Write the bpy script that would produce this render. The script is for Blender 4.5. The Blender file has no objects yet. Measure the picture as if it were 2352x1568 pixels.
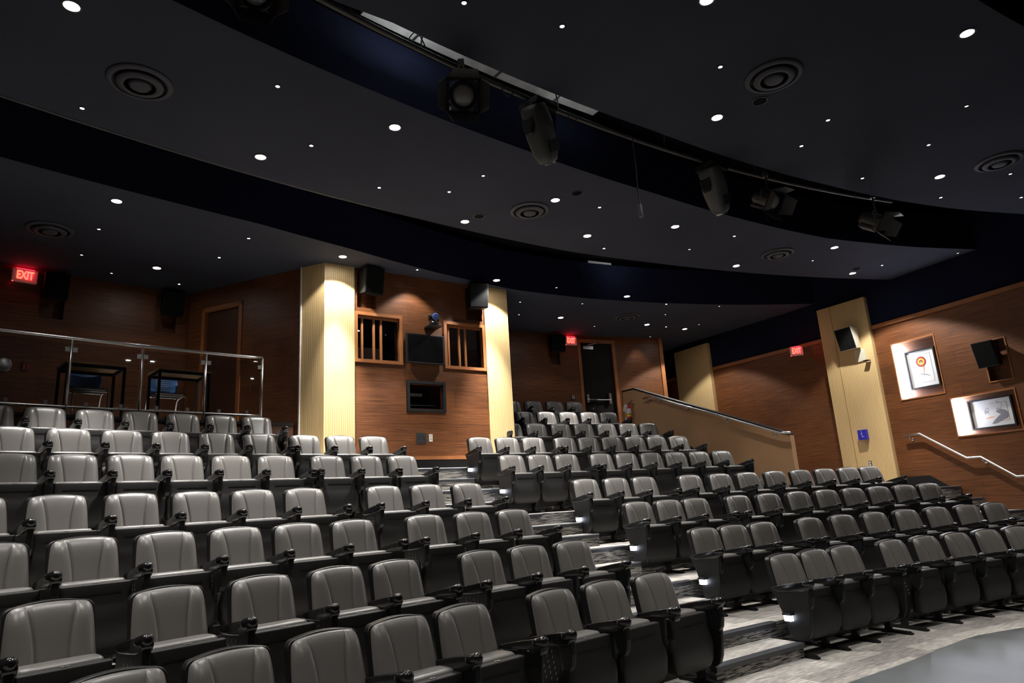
import bpy, bmesh, math, random
from math import sin, cos, pi, sqrt, radians, hypot, atan2
from mathutils import Vector, Matrix
random.seed(7)
SC = bpy.context.scene
COL = SC.collection
# ------------------------------------------------------------------ layout of the hall (metres, floor at z=0)
CX, CY = 13.536, -9.984                       # centre of the seating arcs
ROW_R = [20.345, 21.400, 22.459, 23.522, 24.588, 25.655, 26.722, 27.788, 28.853]
ROW_Z = [0.0, 0.262, 0.596, 0.954, 1.405, 1.797, 2.195, 2.594, 3.016]
CEIL = 5.666
def P(th, R): return (CX + R*sin(th), CY + R*cos(th))

# ------------------------------------------------------------------ helpers
def setp(o, label=None, cat=None, group=None, kind=None):
    if label: o['label'] = label
    if cat: o['category'] = cat
    if group: o['group'] = group
    if kind: o['kind'] = kind
    return o
def mesh_of(name, vs, fs, mats, mi=None, uv=None, smooth=False, bevel=0, seg=2):
    me = bpy.data.meshes.new(name)
    me.from_pydata([tuple(v) for v in vs], [], fs)
    if not isinstance(mats, (list, tuple)): mats = [mats]
    for m in mats: me.materials.append(m)
    if mi:
        for p, i in zip(me.polygons, mi): p.material_index = i
    if uv:
        l = me.uv_layers.new(name='UVMap')
        for lp in me.loops: l.data[lp.index].uv = uv[lp.vertex_index]
    me.update()
    if bevel or smooth:
        bm = bmesh.new(); bm.from_mesh(me)
        if bevel:
            bmesh.ops.recalc_face_normals(bm, faces=bm.faces)
            es = [e for e in bm.edges if len(e.link_faces) == 2 and e.calc_face_angle(0) > 0.5]
            if es: bmesh.ops.bevel(bm, geom=es, offset=bevel, segments=seg, profile=0.6, affect='EDGES', clamp_overlap=True)
        for f in bm.faces: f.smooth = bool(smooth)
        bm.to_mesh(me); bm.free()
    return me
def link(name, me, parent=None, loc=(0, 0, 0), rotz=0):
    o = bpy.data.objects.new(name, me); COL.objects.link(o)
    o.location = loc; o.rotation_euler = (0, 0, rotz)
    if parent: o.parent = parent
    return o
def empty(name, loc, rotz=0, label=None, cat=None, group=None):
    o = bpy.data.objects.new(name, None); COL.objects.link(o)
    o.location = loc; o.rotation_euler = (0, 0, rotz); o.empty_display_size = .1
    return setp(o, label, cat, group)
class MB:
    """collects shapes, links them as one mesh object"""
    def __init__(s): s.v = []; s.f = []; s.m = []; s.uv = []
    def add(s, vs, fs, m=0, uv=None):
        n = len(s.v); s.v += [tuple(v) for v in vs]; s.f += [tuple(i+n for i in f) for f in fs]; s.m += [m]*len(fs)
        s.uv += (uv if uv else [(0, 0)]*len(vs)); return s
    def hexa(s, p, m=0):
        return s.add(p, [(0, 3, 2, 1), (4, 5, 6, 7), (0, 1, 5, 4), (1, 2, 6, 5), (2, 3, 7, 6), (3, 0, 4, 7)], m)
    def box(s, x0, x1, y0, y1, z0, z1, m=0):
        return s.hexa([(x0, y0, z0), (x1, y0, z0), (x1, y1, z0), (x0, y1, z0), (x0, y0, z1), (x1, y0, z1), (x1, y1, z1), (x0, y1, z1)], m)
    def prism(s, poly, t0, t1, m=0, plane='yz'):
        n = len(poly)
        mk = {'yz': lambda a, b, t: (t, a, b), 'xz': lambda a, b, t: (a, t, b), 'xy': lambda a, b, t: (a, b, t)}[plane]
        vs = [mk(a, b, t0) for a, b in poly] + [mk(a, b, t1) for a, b in poly]
        fs = [tuple(range(n))[::-1], tuple(range(n, 2*n))] + [(i, (i+1) % n, n+(i+1) % n, n+i) for i in range(n)]
        return s.add(vs, fs, m)
    def tube(s, pts, r, n=10, m=0, cap=True):
        pts = [Vector(p) for p in pts]; rs = r if isinstance(r, (list, tuple)) else [r]*len(pts)
        vs = []; up = Vector((0, 0, 1)); prev = None
        for i, p in enumerate(pts):
            if i == 0: d = pts[1]-p
            elif i == len(pts)-1: d = p-pts[-2]
            else: d = (pts[i+1]-p).normalized()+(p-pts[i-1]).normalized()
            d.normalize()
            if prev is None:
                a = d.cross(up) if abs(d.z) < .95 else d.cross(Vector((1, 0, 0)))
            else: a = prev - d*prev.dot(d)
            a.normalize(); prev = a; b = d.cross(a)
            vs += [p + a*(rs[i]*cos(2*pi*k/n)) + b*(rs[i]*sin(2*pi*k/n)) for k in range(n)]
        fs = [(i*n+k, i*n+(k+1) % n, (i+1)*n+(k+1) % n, (i+1)*n+k) for i in range(len(pts)-1) for k in range(n)]
        if cap: fs += [tuple(range(n))[::-1], tuple((len(pts)-1)*n+k for k in range(n))]
        return s.add(vs, fs, m)
    def lathe(s, prof, c, axis=(0, 0, 1), n=28, m=0):
        ax = Vector(axis).normalized(); a = ax.cross(Vector((0, 0, 1))) if abs(ax.z) < .9 else Vector((1, 0, 0)); a = (a-ax*a.dot(ax)).normalized(); b = ax.cross(a); c = Vector(c)
        vs = [c + ax*h + a*(r*cos(2*pi*k/n)) + b*(r*sin(2*pi*k/n)) for r, h in prof for k in range(n)]
        fs = [(i*n+k, i*n+(k+1) % n, (i+1)*n+(k+1) % n, (i+1)*n+k) for i in range(len(prof)-1) for k in range(n)]
        if prof[0][0] > 1e-6: fs.append(tuple(range(n))[::-1])
        if prof[-1][0] > 1e-6: fs.append(tuple((len(prof)-1)*n+k for k in range(n)))
        return s.add(vs, fs, m)
    def ell(s, c, r, n=14, k=8, m=0):
        vs = []; fs = []
        for i in range(k+1):
            a = pi*i/k
            for j in range(n): vs.append((c[0]+r[0]*sin(a)*cos(2*pi*j/n), c[1]+r[1]*sin(a)*sin(2*pi*j/n), c[2]+r[2]*cos(a)))
        for i in range(k):
            for j in range(n): fs.append((i*n+j, (i+1)*n+j, (i+1)*n+(j+1) % n, i*n+(j+1) % n))
        return s.add(vs, fs, m)
    def mesh(s, name, mats, **k): return mesh_of(name, s.v, s.f, mats, s.m, s.uv if any(u != (0, 0) for u in s.uv) else None, **k)
    def obj(s, name, mats, parent=None, **k):
        """vertices are world coordinates; origin at the parent, or at the bottom centre when top-level"""
        if parent: o = parent.matrix_world.translation if False else Vector(parent['_o'])
        else:
            xs = [v[0] for v in s.v]; ys = [v[1] for v in s.v]; zs = [v[2] for v in s.v]
            o = Vector(((min(xs)+max(xs))/2, (min(ys)+max(ys))/2, min(zs)))
        s.v = [(v[0]-o.x, v[1]-o.y, v[2]-o.z) for v in s.v]
        ob = link(name, s.mesh(name, mats, **k), parent, (0, 0, 0) if parent else o)
        ob['_o'] = tuple(o); return ob
def base(name, loc, label=None, cat=None, group=None):
    e = empty(name, loc, 0, label, cat, group); e['_o'] = tuple(loc); return e

# ------------------------------------------------------------------ materials
def mat(name, col=(.5, .5, .5), rough=.5, metal=0, spec=.5, emit=None, es=0):
    m = bpy.data.materials.new(name); m.use_nodes = True; b = m.node_tree.nodes['Principled BSDF']
    b.inputs['Base Color'].default_value = (*col, 1); b.inputs['Roughness'].default_value = rough
    b.inputs['Metallic'].default_value = metal; b.inputs['Specular IOR Level'].default_value = spec
    if emit: b.inputs['Emission Color'].default_value = (*emit, 1); b.inputs['Emission Strength'].default_value = es
    return m
def nodes(m): nt = m.node_tree; return nt, nt.nodes, nt.links, nt.nodes['Principled BSDF']
def vary(m, scale, amt, bump=0, bscale=None, coord='Object', stretch=(1, 1, 1)):
    """gentle procedural tone variation and grain"""
    nt, N, L, b = nodes(m); c = tuple(b.inputs['Base Color'].default_value)
    tc = N.new('ShaderNodeTexCoord'); mp = N.new('ShaderNodeMapping'); mp.inputs['Scale'].default_value = stretch
    L.new(tc.outputs[coord], mp.inputs['Vector'])
    nz = N.new('ShaderNodeTexNoise'); nz.inputs['Scale'].default_value = scale; nz.inputs['Detail'].default_value = 4
    L.new(mp.outputs[0], nz.inputs['Vector'])
    r = N.new('ShaderNodeValToRGB'); r.color_ramp.elements[0].position = .3; r.color_ramp.elements[1].position = .7
    r.color_ramp.elements[0].color = tuple(x*(1-amt) for x in c[:3])+(1,); r.color_ramp.elements[1].color = tuple(min(1, x*(1+amt)) for x in c[:3])+(1,)
    L.new(nz.outputs['Fac'], r.inputs['Fac']); L.new(r.outputs[0], b.inputs['Base Color'])
    if bump:
        n2 = N.new('ShaderNodeTexNoise'); n2.inputs['Scale'].default_value = bscale or scale*8; L.new(mp.outputs[0], n2.inputs['Vector'])
        bp = N.new('ShaderNodeBump'); bp.inputs['Strength'].default_value = bump; bp.inputs['Distance'].default_value = .002
        L.new(n2.outputs['Fac'], bp.inputs['Height']); L.new(bp.outputs[0], b.inputs['Normal'])
    return m
M = {}
M['leather'] = vary(mat('grey_leather', (.175, .165, .155), .33, spec=.75), 3, .08, .25, 260)
M['plastic'] = vary(mat('black_plastic', (.009, .009, .0095), .42, spec=.4), 6, .15)
M['shell'] = vary(mat('charcoal_plastic', (.016, .0155, .015), .5, spec=.4), 5, .12, .15, 300)
M['gloss'] = mat('gloss_black', (.010, .010, .011), .16, spec=.7)
M['pale'] = mat('pale_plastic', (.5, .5, .48), .4)
M['steel'] = mat('brushed_steel', (.62, .61, .60), .28, 1)
M['chrome'] = mat('chrome', (.75, .75, .76), .12, 1)
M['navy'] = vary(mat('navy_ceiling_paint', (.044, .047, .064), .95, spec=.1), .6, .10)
M['navy_wall_and_shade'] = vary(mat('navy_wall_and_face_shade', (.010, .013, .032), .95, spec=.1), .6, .10)
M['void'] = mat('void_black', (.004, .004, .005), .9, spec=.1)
M['black_paint'] = mat('black_paint', (.006, .006, .007), .6, spec=.3)
M['grille'] = vary(mat('speaker_grille', (.005, .0055, .0055), .9, spec=.15), 300, .5)
M['white'] = mat('white_paint', (.72, .72, .70), .5)
M['cream_box'] = mat('cream_cabinet', (.62, .58, .47), .6)
M['paper'] = mat('print_paper', (.62, .63, .62), .5)
M['ink'] = mat('ink_black', (.02, .02, .022), .6)
M['ink_grey'] = mat('ink_grey', (.17, .17, .19), .6)
M['lilac'] = mat('ink_lilac', (.38, .36, .45), .6)
M['orange_ink'] = mat('ink_orange', (.72, .22, .04), .6)
M['yellow_ink'] = mat('ink_yellow', (.85, .55, .05), .6)
M['maroon'] = mat('ink_maroon', (.14, .03, .04), .6)
M['green_ink'] = mat('ink_green', (.05, .12, .04), .6)
M['red'] = mat('red_enamel', (.62, .02, .02), .3)
M['yellow'] = mat('yellow_label', (.8, .55, .03), .5)
M['blue_acrylic'] = mat('blue_acrylic', (.03, .03, .42), .25)
M['blue_plastic'] = mat('blue_chair_plastic', (.07, .20, .50), .35)
M['maple_edge'] = vary(mat('maple_edge', (.52, .33, .15), .5), 6, .15)
M['laminate'] = mat('grey_laminate', (.30, .30, .28), .5)
M['alu'] = vary(mat('bare_aluminium_duct', (.62, .64, .64), .45, .6), 4, .25)
M['lens'] = mat('frosted_lens', (.30, .30, .29), .15, spec=.8)
M['dark_glass'] = mat('dark_screen', (.006, .006, .007), .08, spec=.6)
M['rubber'] = vary(mat('stair_nosing_rubber', (.05, .052, .06), .38), 20, .2)
M['nose_metal'] = mat('stair_nosing_metal', (.35, .36, .38), .35, .8)
M['halfwall'] = vary(mat('tan_wall_paint', (.42, .235, .115), .8), 2, .06)
M['cast'] = vary(mat('dark_grey_housing', (.05, .05, .047), .5), 4, .2)
M['vent'] = mat('painted_diffuser', (.045, .047, .058), .7)
M['blue_ring'] = mat('blue_lens_ring', (.10, .16, .45), .2)
def emi(name, col, s): return mat(name, (.8, .8, .8), .5, emit=col, es=s)
M['lamp_big'] = emi('downlight_lens', (1, .97, .94), 90)
M['lamp_small'] = emi('pinhole_lens', (1, .98, .96), 26)
M['lamp_dim'] = emi('pinhole_lens_dim', (1, .98, .96), 5)
M['led'] = emi('led_strip', (.78, .84, 1), 95)
M['aisle_led'] = emi('aisle_light_lens', (.80, .86, 1), 13)
M['exit_red'] = emi('exit_letter_red', (1, .04, .022), 8)
M['exit_glow'] = emi('exit_top_glow', (1, .01, .03), 22)
M['exit_box'] = mat('exit_sign_housing', (.55, .50, .50), .5, emit=(1, .25, .22), es=.06)  # faint red glow of the letters put into the housing material
M['monitor_glow'] = emi('booth_monitor_glow', (.5, .55, 1), 1.6)

def wood_mat(name, c0, c1, rough=.45, joint=True):
    m = mat(name, c1, rough); nt, N, L, b = nodes(m)
    uv = N.new('ShaderNodeTexCoord'); mp = N.new('ShaderNodeMapping'); mp.inputs['Scale'].default_value = (1.1, 46, 1)
    L.new(uv.outputs['UV'], mp.inputs['Vector'])
    n1 = N.new('ShaderNodeTexNoise'); n1.inputs['Scale'].default_value = 1.6; n1.inputs['Detail'].default_value = 6; n1.inputs['Roughness'].default_value = .65
    L.new(mp.outputs[0], n1.inputs['Vector'])
    r = N.new('ShaderNodeValToRGB'); r.color_ramp.elements[0].position = .36; r.color_ramp.elements[1].position = .66
    r.color_ramp.elements[0].color = (*c0, 1); r.color_ramp.elements[1].color = (*c1, 1); L.new(n1.outputs['Fac'], r.inputs['Fac'])
    br = N.new('ShaderNodeTexBrick'); br.inputs['Scale'].default_value = 1; br.inputs['Brick Width'].default_value = 2.4; br.inputs['Row Height'].default_value = .30
    br.inputs['Mortar Size'].default_value = .0025; br.inputs['Color1'].default_value = (1, 1, 1, 1); br.inputs['Color2'].default_value = (.72, .72, .72, 1); br.inputs['Mortar'].default_value = (.35, .35, .35, 1); br.offset = .37
    L.new(uv.outputs['UV'], br.inputs['Vector'])
    mx = N.new('ShaderNodeMix'); mx.data_type = 'RGBA'; mx.blend_type = 'MULTIPLY'; mx.inputs['Factor'].default_value = 1 if joint else 0
    L.new(r.outputs[0], mx.inputs['A']); L.new(br.outputs['Color'], mx.inputs['B']); L.new(mx.outputs['Result'], b.inputs['Base Color'])
    return m
M['wood'] = wood_mat('walnut_veneer', (.085, .026, .008), (.26, .095, .029))
M['trim_wood'] = vary(mat('wood_trim', (.36, .135, .045), .45), 3, .15)
M['door_wood'] = vary(mat('dark_door_wood', (.07, .025, .010), .5), 3, .2, stretch=(1, 1, .2))
M['door_black'] = mat('black_door', (.005, .004, .0035), .6, spec=.25)
def slat_mat():
    m = mat('grooved_maple', (.78, .58, .30), .5); nt, N, L, b = nodes(m)
    uv = N.new('ShaderNodeTexCoord'); sp = N.new('ShaderNodeSeparateXYZ'); L.new(uv.outputs['UV'], sp.inputs[0])
    mu = N.new('ShaderNodeMath'); mu.operation = 'MULTIPLY'; mu.inputs[1].default_value = 1/.036; L.new(sp.outputs['X'], mu.inputs[0])
    fr = N.new('ShaderNodeMath'); fr.operation = 'FRACT'; L.new(mu.outputs[0], fr.inputs[0])
    lt = N.new('ShaderNodeMath'); lt.operation = 'LESS_THAN'; lt.inputs[1].default_value = .16; L.new(fr.outputs[0], lt.inputs[0])
    nz = N.new('ShaderNodeTexNoise'); nz.inputs['Scale'].default_value = 1.5; mp = N.new('ShaderNodeMapping'); mp.inputs['Scale'].default_value = (40, 1.2, 1)
    L.new(uv.outputs['UV'], mp.inputs[0]); L.new(mp.outputs[0], nz.inputs['Vector'])
    r = N.new('ShaderNodeValToRGB'); r.color_ramp.elements[0].color = (.62, .42, .18, 1); r.color_ramp.elements[1].color = (.82, .62, .33, 1); L.new(nz.outputs['Fac'], r.inputs['Fac'])
    mx = N.new('ShaderNodeMix'); mx.data_type = 'RGBA'; L.new(lt.outputs[0], mx.inputs['Factor']); L.new(r.outputs[0], mx.inputs['A']); mx.inputs['B'].default_value = (.36, .22, .08, 1)
    L.new(mx.outputs['Result'], b.inputs['Base Color']); return m
M['slat'] = slat_mat()
def carpet_mat(name, lo, hi, w, h, dark=.45):
    m = mat(name, hi, .95, spec=.1); nt, N, L, b = nodes(m)
    uv = N.new('ShaderNodeTexCoord')
    br = N.new('ShaderNodeTexBrick'); br.inputs['Scale'].default_value = 1; br.inputs['Brick Width'].default_value = w; br.inputs['Row Height'].default_value = h; br.inputs['Mortar Size'].default_value = 0
    br.inputs['Color1'].default_value = (1, 1, 1, 1); br.inputs['Color2'].default_value = (dark, dark, dark*1.03, 1); br.offset = .43; L.new(uv.outputs['UV'], br.inputs['Vector'])
    mp = N.new('ShaderNodeMapping'); mp.inputs['Scale'].default_value = (6, 95, 1); L.new(uv.outputs['UV'], mp.inputs[0])
    nz = N.new('ShaderNodeTexNoise'); nz.inputs['Scale'].default_value = 1; nz.inputs['Detail'].default_value = 3; nz.inputs['Distortion'].default_value = .6; L.new(mp.outputs[0], nz.inputs['Vector'])
    r = N.new('ShaderNodeValToRGB'); r.color_ramp.elements[0].position = .42; r.color_ramp.elements[1].position = .58; r.color_ramp.elements[0].color = (*lo, 1); r.color_ramp.elements[1].color = (*hi, 1)
    L.new(nz.outputs['Fac'], r.inputs['Fac'])
    mx = N.new('ShaderNodeMix'); mx.data_type = 'RGBA'; mx.blend_type = 'MULTIPLY'; mx.inputs['Factor'].default_value = 1; L.new(r.outputs[0], mx.inputs['A']); L.new(br.outputs['Color'], mx.inputs['B'])
    L.new(mx.outputs['Result'], b.inputs['Base Color']); return m
M['carpet'] = carpet_mat('carpet_planks', (.36, .34, .32), (.66, .62, .56), .9, .24, .5)
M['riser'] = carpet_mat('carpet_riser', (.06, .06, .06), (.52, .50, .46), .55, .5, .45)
M['vinyl'] = vary(mat('grey_vinyl_floor', (.105, .115, .118), .42), 1.3, .25)
def glass_mat():
    m = bpy.data.materials.new('clear_glass'); m.use_nodes = True; nt = m.node_tree; N = nt.nodes; L = nt.links; N.clear()
    o = N.new('ShaderNodeOutputMaterial'); t = N.new('ShaderNodeBsdfTransparent'); t.inputs[0].default_value = (.88, .88, .88, 1)
    g = N.new('ShaderNodeBsdfGlossy'); g.inputs['Roughness'].default_value = .02; f = N.new('ShaderNodeFresnel'); f.inputs[0].default_value = 1.45
    mx = N.new('ShaderNodeMixShader'); L.new(f.outputs[0], mx.inputs[0]); L.new(t.outputs[0], mx.inputs[1]); L.new(g.outputs[0], mx.inputs[2]); L.new(mx.outputs[0], o.inputs[0]); return m
M['glass'] = glass_mat()

# ------------------------------------------------------------------ wall paths
class Path:
    """plan polyline running left to right as seen from the stage; +off points into the hall"""
    def __init__(s, pts):
        s.p = pts; s.c = [0]
        for a, b in zip(pts, pts[1:]): s.c.append(s.c[-1]+hypot(b[0]-a[0], b[1]-a[1]))
    def at(s, q, off=0):
        i = 0
        while i < len(s.p)-2 and q > s.c[i+1]: i += 1
        a, b = s.p[i], s.p[i+1]; l = s.c[i+1]-s.c[i]; dx, dy = (b[0]-a[0])/l, (b[1]-a[1])/l; t = q-s.c[i]
        return (a[0]+dx*t+dy*off, a[1]+dy*t-dx*off)
    def ang(s, q):
        a = s.at(q-.01); b = s.at(q+.01); return atan2(b[1]-a[1], b[0]-a[0])
def arc_path(R, t0, t1, step=.25):
    n = max(2, int(abs(t1-t0)*R/step)); return Path([P(t0+(t1-t0)*i/n, R) for i in range(n+1)])
def wall(name, path, s0, s1, z0, z1, m, holes=(), off=0, reveal=None, kind='structure'):
    """single skin with real recesses: each hole is (s0,s1,z0,z1,depth,back material index or None)"""
    b = MB(); ss = sorted({s0, s1} | {c for c in path.c if s0 < c < s1} | {h[i] for h in holes for i in (0, 1)})
    zs = sorted({z0, z1} | {h[i] for h in holes for i in (2, 3)})
    z0f = lambda v: v
    for a, c in zip(ss, ss[1:]):
        for d, e in zip(zs, zs[1:]):
            mid = ((a+c)/2, (d+e)/2)
            if any(h[0] < mid[0] < h[1] and h[2] < mid[1] < h[3] for h in holes): continue
            pa, pc = path.at(a, off), path.at(c-1e-6, off)
            b.add([(*pa, d), (*pc, d), (*pc, e), (*pa, e)], [(0, 1, 2, 3)], 0, [(a, d), (c, d), (c, e), (a, e)])
    for h in holes:
        a, c, d, e, dp = h[:5]; f = [path.at(a, off), path.at(c, off)]; k = [path.at(a, off-dp), path.at(c, off-dp)]
        q = [(*f[0], d), (*f[1], d), (*f[1], e), (*f[0], e), (*k[0], d), (*k[1], d), (*k[1], e), (*k[0], e)]
        uvs = [(a, d), (c, d), (c, e), (a, e)]*2
        fs = [(0, 1, 5, 4), (1, 2, 6, 5), (2, 3, 7, 6), (3, 0, 4, 7)]; b.add(q, fs, 1 if reveal else 0, uvs)
        if h[5] is not None: b.add(q, [(4, 5, 6, 7)], h[5], uvs)
    o = b.obj(name, [m]+([reveal] if reveal else [m])+[M['void']]); return setp(o, kind=kind)
def wbox(b, path, s0, s1, z0, z1, d0, d1, m=0):
    a0, a1, c0, c1 = path.at(s0, d1), path.at(s1, d1), path.at(s0, d0), path.at(s1, d0)
    return b.hexa([(*a0, z0), (*a1, z0), (*c1, z0), (*c0, z0), (*a0, z1), (*a1, z1), (*c1, z1), (*c0, z1)], m)
def wframe(b, path, s0, s1, z0, z1, w, d0, d1, m=0):
    for q in ((s0, s1, z1-w, z1), (s0, s1, z0, z0+w), (s0, s0+w, z0+w, z1-w), (s1-w, s1, z0+w, z1-w)): wbox(b, path, *q, d0, d1, m)
    return b
def wempty(name, path, s, z, label, cat, group=None): return base(name, (*path.at(s), z), label, cat, group)

RB = 29.15
BACK_T = -1.02
BACK = arc_path(RB, BACK_T, -.337)
def bs(th): return (th-BACK_T)*RB*.99995
P0 = (-3.07, 10.61); UD = (cos(radians(34.4)), sin(radians(34.4)))
BOOTH = Path([P0, (P0[0]+3.63*UD[0], P0[1]+3.63*UD[1])])
LSIDE = Path([(-5.85, 11.72), P0]); LS = LSIDE.c[-1]
bright = BOOTH.at(3.63)
RSIDE = Path([BOOTH.at(3.2, -.06), P(-.60, RB)])
WR = [(4.1, 20.2), (4.5, 19.2), (5.45, 17.6), (6.75, 15.6), (7.25, 14.8), (7.73, 14.04), (8.46, 12.6), (9.05, 11.33), (9.6, 9.9), (10.1, 8.5), (10.5, 7), (10.8, 5.2), (11, 3), (11, -3)]
RIGHT = Path(WR)

# ------------------------------------------------------------------ floor: stepped seating terrace in carpet
EDGE = [r-.97 for r in ROW_R]
def lerp_tab(tab, x):
    if x <= tab[0][0]: return tab[0][1]
    for (a, b), (c, d) in zip(tab, tab[1:]):
        if x <= c: return b+(d-b)*(x-a)/(c-a)
    return tab[-1][1]
def th_wall(R):
    """where the arc of radius R meets the right wall"""
    for a, b in zip(WR, WR[1:]):
        ra, rb = hypot(a[0]-CX, a[1]-CY), hypot(b[0]-CX, b[1]-CY)
        if (ra-R)*(rb-R) <= 0:
            lo, hi = 0, 1
            for _ in range(30):
                t = (lo+hi)/2; x, y = a[0]+(b[0]-a[0])*t, a[1]+(b[1]-a[1])*t; r = hypot(x-CX, y-CY)
                if (r > R) == (ra > R): lo = t
                else: hi = t
            return atan2(x-CX, y-CY)
    return -.12
T0 = -1.02
HW_T = {5: -.372, 6: -.384, 7: -.394, 8: -.400}
def sector(b, R0, R1, z, te0, te1, t0=T0, m=0, step=.4, t0b=None):
    n = max(2, int(abs(te0-t0)*R0/step)); t0b = t0 if t0b is None else t0b
    vs = []; uv = []
    for i in range(n+1):
        for R, te, ts in ((R0, te0, t0), (R1, te1, t0b)):
            th = ts+(te-ts)*i/n; vs.append((*P(th, R), z)); uv.append((th*22, R))
    b.add(vs, [(2*i, 2*i+2, 2*i+3, 2*i+1) for i in range(n)], m, uv)
def riser(b, R, z0, z1, t0, t1, m=1, step=.4):
    n = max(2, int(abs(t1-t0)*R/step)); vs = []; uv = []
    for i in range(n+1):
        th = t0+(t1-t0)*i/n
        for z in (z0, z1): vs.append((*P(th, R), z)); uv.append((th*22, z*1.0+R*.0))
    b.add(vs, [(2*i, 2*i+2, 2*i+3, 2*i+1) for i in range(n)], m, uv)
VIN = lambda th: lerp_tab([(-1.02, 19.45), (-.60, 19.33), (-.56, 19.34), (-.487, 19.52), (-.447, 19.42), (-.1, 19.42)], th)
fl = MB()
n = 60
vs = []; uv = []
for i in range(n+1):                                                   # carpet in front of row one
    th = T0+(th_wall(20.0)-T0)*i/n
    for R in (VIN(th), EDGE[1]): vs.append((*P(th, R), 0)); uv.append((th*22, R))
fl.add(vs, [(2*i, 2*i+2, 2*i+3, 2*i+1) for i in range(n)], 0, uv)
for k in range(1, 9):
    R0 = EDGE[k]; R1 = EDGE[k+1] if k < 8 else RB
    e0 = HW_T.get(k, th_wall(R0)); e1 = HW_T.get(k, th_wall(R1))
    if k == 4: e0, e1 = th_wall(R0), th_wall(R1)
    if k >= 7: t0 = -.55
    else: t0 = T0
    if k == 6:
        sector(fl, R0, R1+.25, ROW_Z[k], e0, e1)
    else: sector(fl, R0, R1, ROW_Z[k], e0, e1, t0)
    riser(fl, R0, ROW_Z[k-1], ROW_Z[k], t0, e0)
# landing between half wall and right wall
sector(fl, EDGE[5], 33.0, ROW_Z[4], th_wall(EDGE[5]), -.28, -.372)
# wheelchair platform behind the left block
sector(fl, 26.93, RB, ROW_Z[8], -.662, -.70)
AISLE = []   # (row, th_left, th_right)
SEAT0L = [-.65826, -.65573, -.65215, -.64877, -.66353, -.65969]; SEAT0R = [-.5657, -.56434, -.56531, -.56524, -.58832, -.58527]
def aisle_t(k, R):
    k = min(max(k, 0), 5); return SEAT0L[k]+.32/R, SEAT0R[k]-.30/R
NST = {1: 2, 2: 2, 3: 2, 4: 3, 5: 2, 6: 2}
noses = []
for k in range(1, 7):
    ns = NST[k]; dz = (ROW_Z[k]-ROW_Z[k-1])/ns
    for j in range(1, ns):                                             # extra half steps in the aisle
        R = EDGE[k]-.37*(ns-j) if ns == 2 else EDGE[k]-.33*(ns-j); Rb = EDGE[k] if j == ns-1 else R+.33
        z = ROW_Z[k-1]+dz*j; a, c = aisle_t(k-1, R)
        sector(fl, R, Rb, z, c, c, a, 0, .2); riser(fl, R, ROW_Z[k-1] if j == 1 else z-dz, z, a, c, 1, .2)
        for t in (a, c):
            p, q = P(t, R), P(t, Rb); zb = ROW_Z[k-1]
            fl.add([(*p, zb), (*q, zb), (*q, z), (*p, z)], [(0, 1, 2, 3)], 1, [(R, zb), (Rb, zb), (Rb, z), (R, z)])
        noses.append((R, z, a, c))
    a, c = aisle_t(k, EDGE[k]); noses.append((EDGE[k], ROW_Z[k], a-.004, c+.004))
# side steps along the right wall
for k in range(1, 5):
    R = EDGE[k]-.37; te = th_wall(R); z = (ROW_Z[k]+ROW_Z[k-1])/2; ts = te-1.25/R
    sector(fl, R, EDGE[k], z, te, te, ts, 0, .2); riser(fl, R, ROW_Z[k-1], z, ts, te, 1, .2); noses.append((R, z, ts, te-.002)); noses.append((EDGE[k], ROW_Z[k], ts, te-.002))
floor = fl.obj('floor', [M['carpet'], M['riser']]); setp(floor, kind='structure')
# grey vinyl stage floor
vf = MB(); vs = [(*P(T0+(th_wall(20.0)-T0)*i/n, VIN(T0+(th_wall(20.0)-T0)*i/n)), 0) for i in range(n+1)]
vs2 = [(*P(T0+(-.1-T0)*i/n*1.0, 6.0), 0) for i in range(n+1)]
vf.add(vs+vs2, [(i, i+1, n+2+i, n+1+i) for i in range(n)]); setp(vf.obj('floor', M['vinyl']), kind='structure')
for i, (R, z, a, c) in enumerate(noses):
    b = MB(); m_ = max(2, int((c-a)*R/.25)); vs = []
    prof = [(-.012, -.045), (-.012, -.006), (-.004, .004), (.055, .004), (.055, -.045)]
    for j in range(m_+1):
        th = a+(c-a)*j/m_
        for dr, dz in prof: vs.append((*P(th, R+dr), z+dz))
    L_ = len(prof); fs = []; mi = []
    for j in range(m_):
        for q in range(L_):
            fs.append((j*L_+q, (j+1)*L_+q, (j+1)*L_+(q+1) % L_, j*L_+(q+1) % L_)); mi.append(1 if q == 1 else 0)
    fs += [tuple(range(L_)), tuple(m_*L_+q for q in range(L_))]; mi += [0, 0]
    b.v = vs; b.f = fs; b.m = mi; b.uv = [(0, 0)]*len(vs)
    setp(b.obj('trim_%d' % (i+10), [M['rubber'], M['nose_metal']]), kind='structure')
# knee wall between the sixth row and the wheelchair platform
b = MB(); kp = arc_path(26.92, -1.02, -.69)
for a, c in zip(kp.c, kp.c[1:]): wbox(b, kp, a, c, ROW_Z[6], ROW_Z[8]-.03, -.02, .01, 0); wbox(b, kp, a, c, ROW_Z[8]-.03, ROW_Z[8]+.012, -.06, .025, 1)
setp(b.obj('trim_2', [M['door_wood'], M['black_paint']]), kind='structure')

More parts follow.
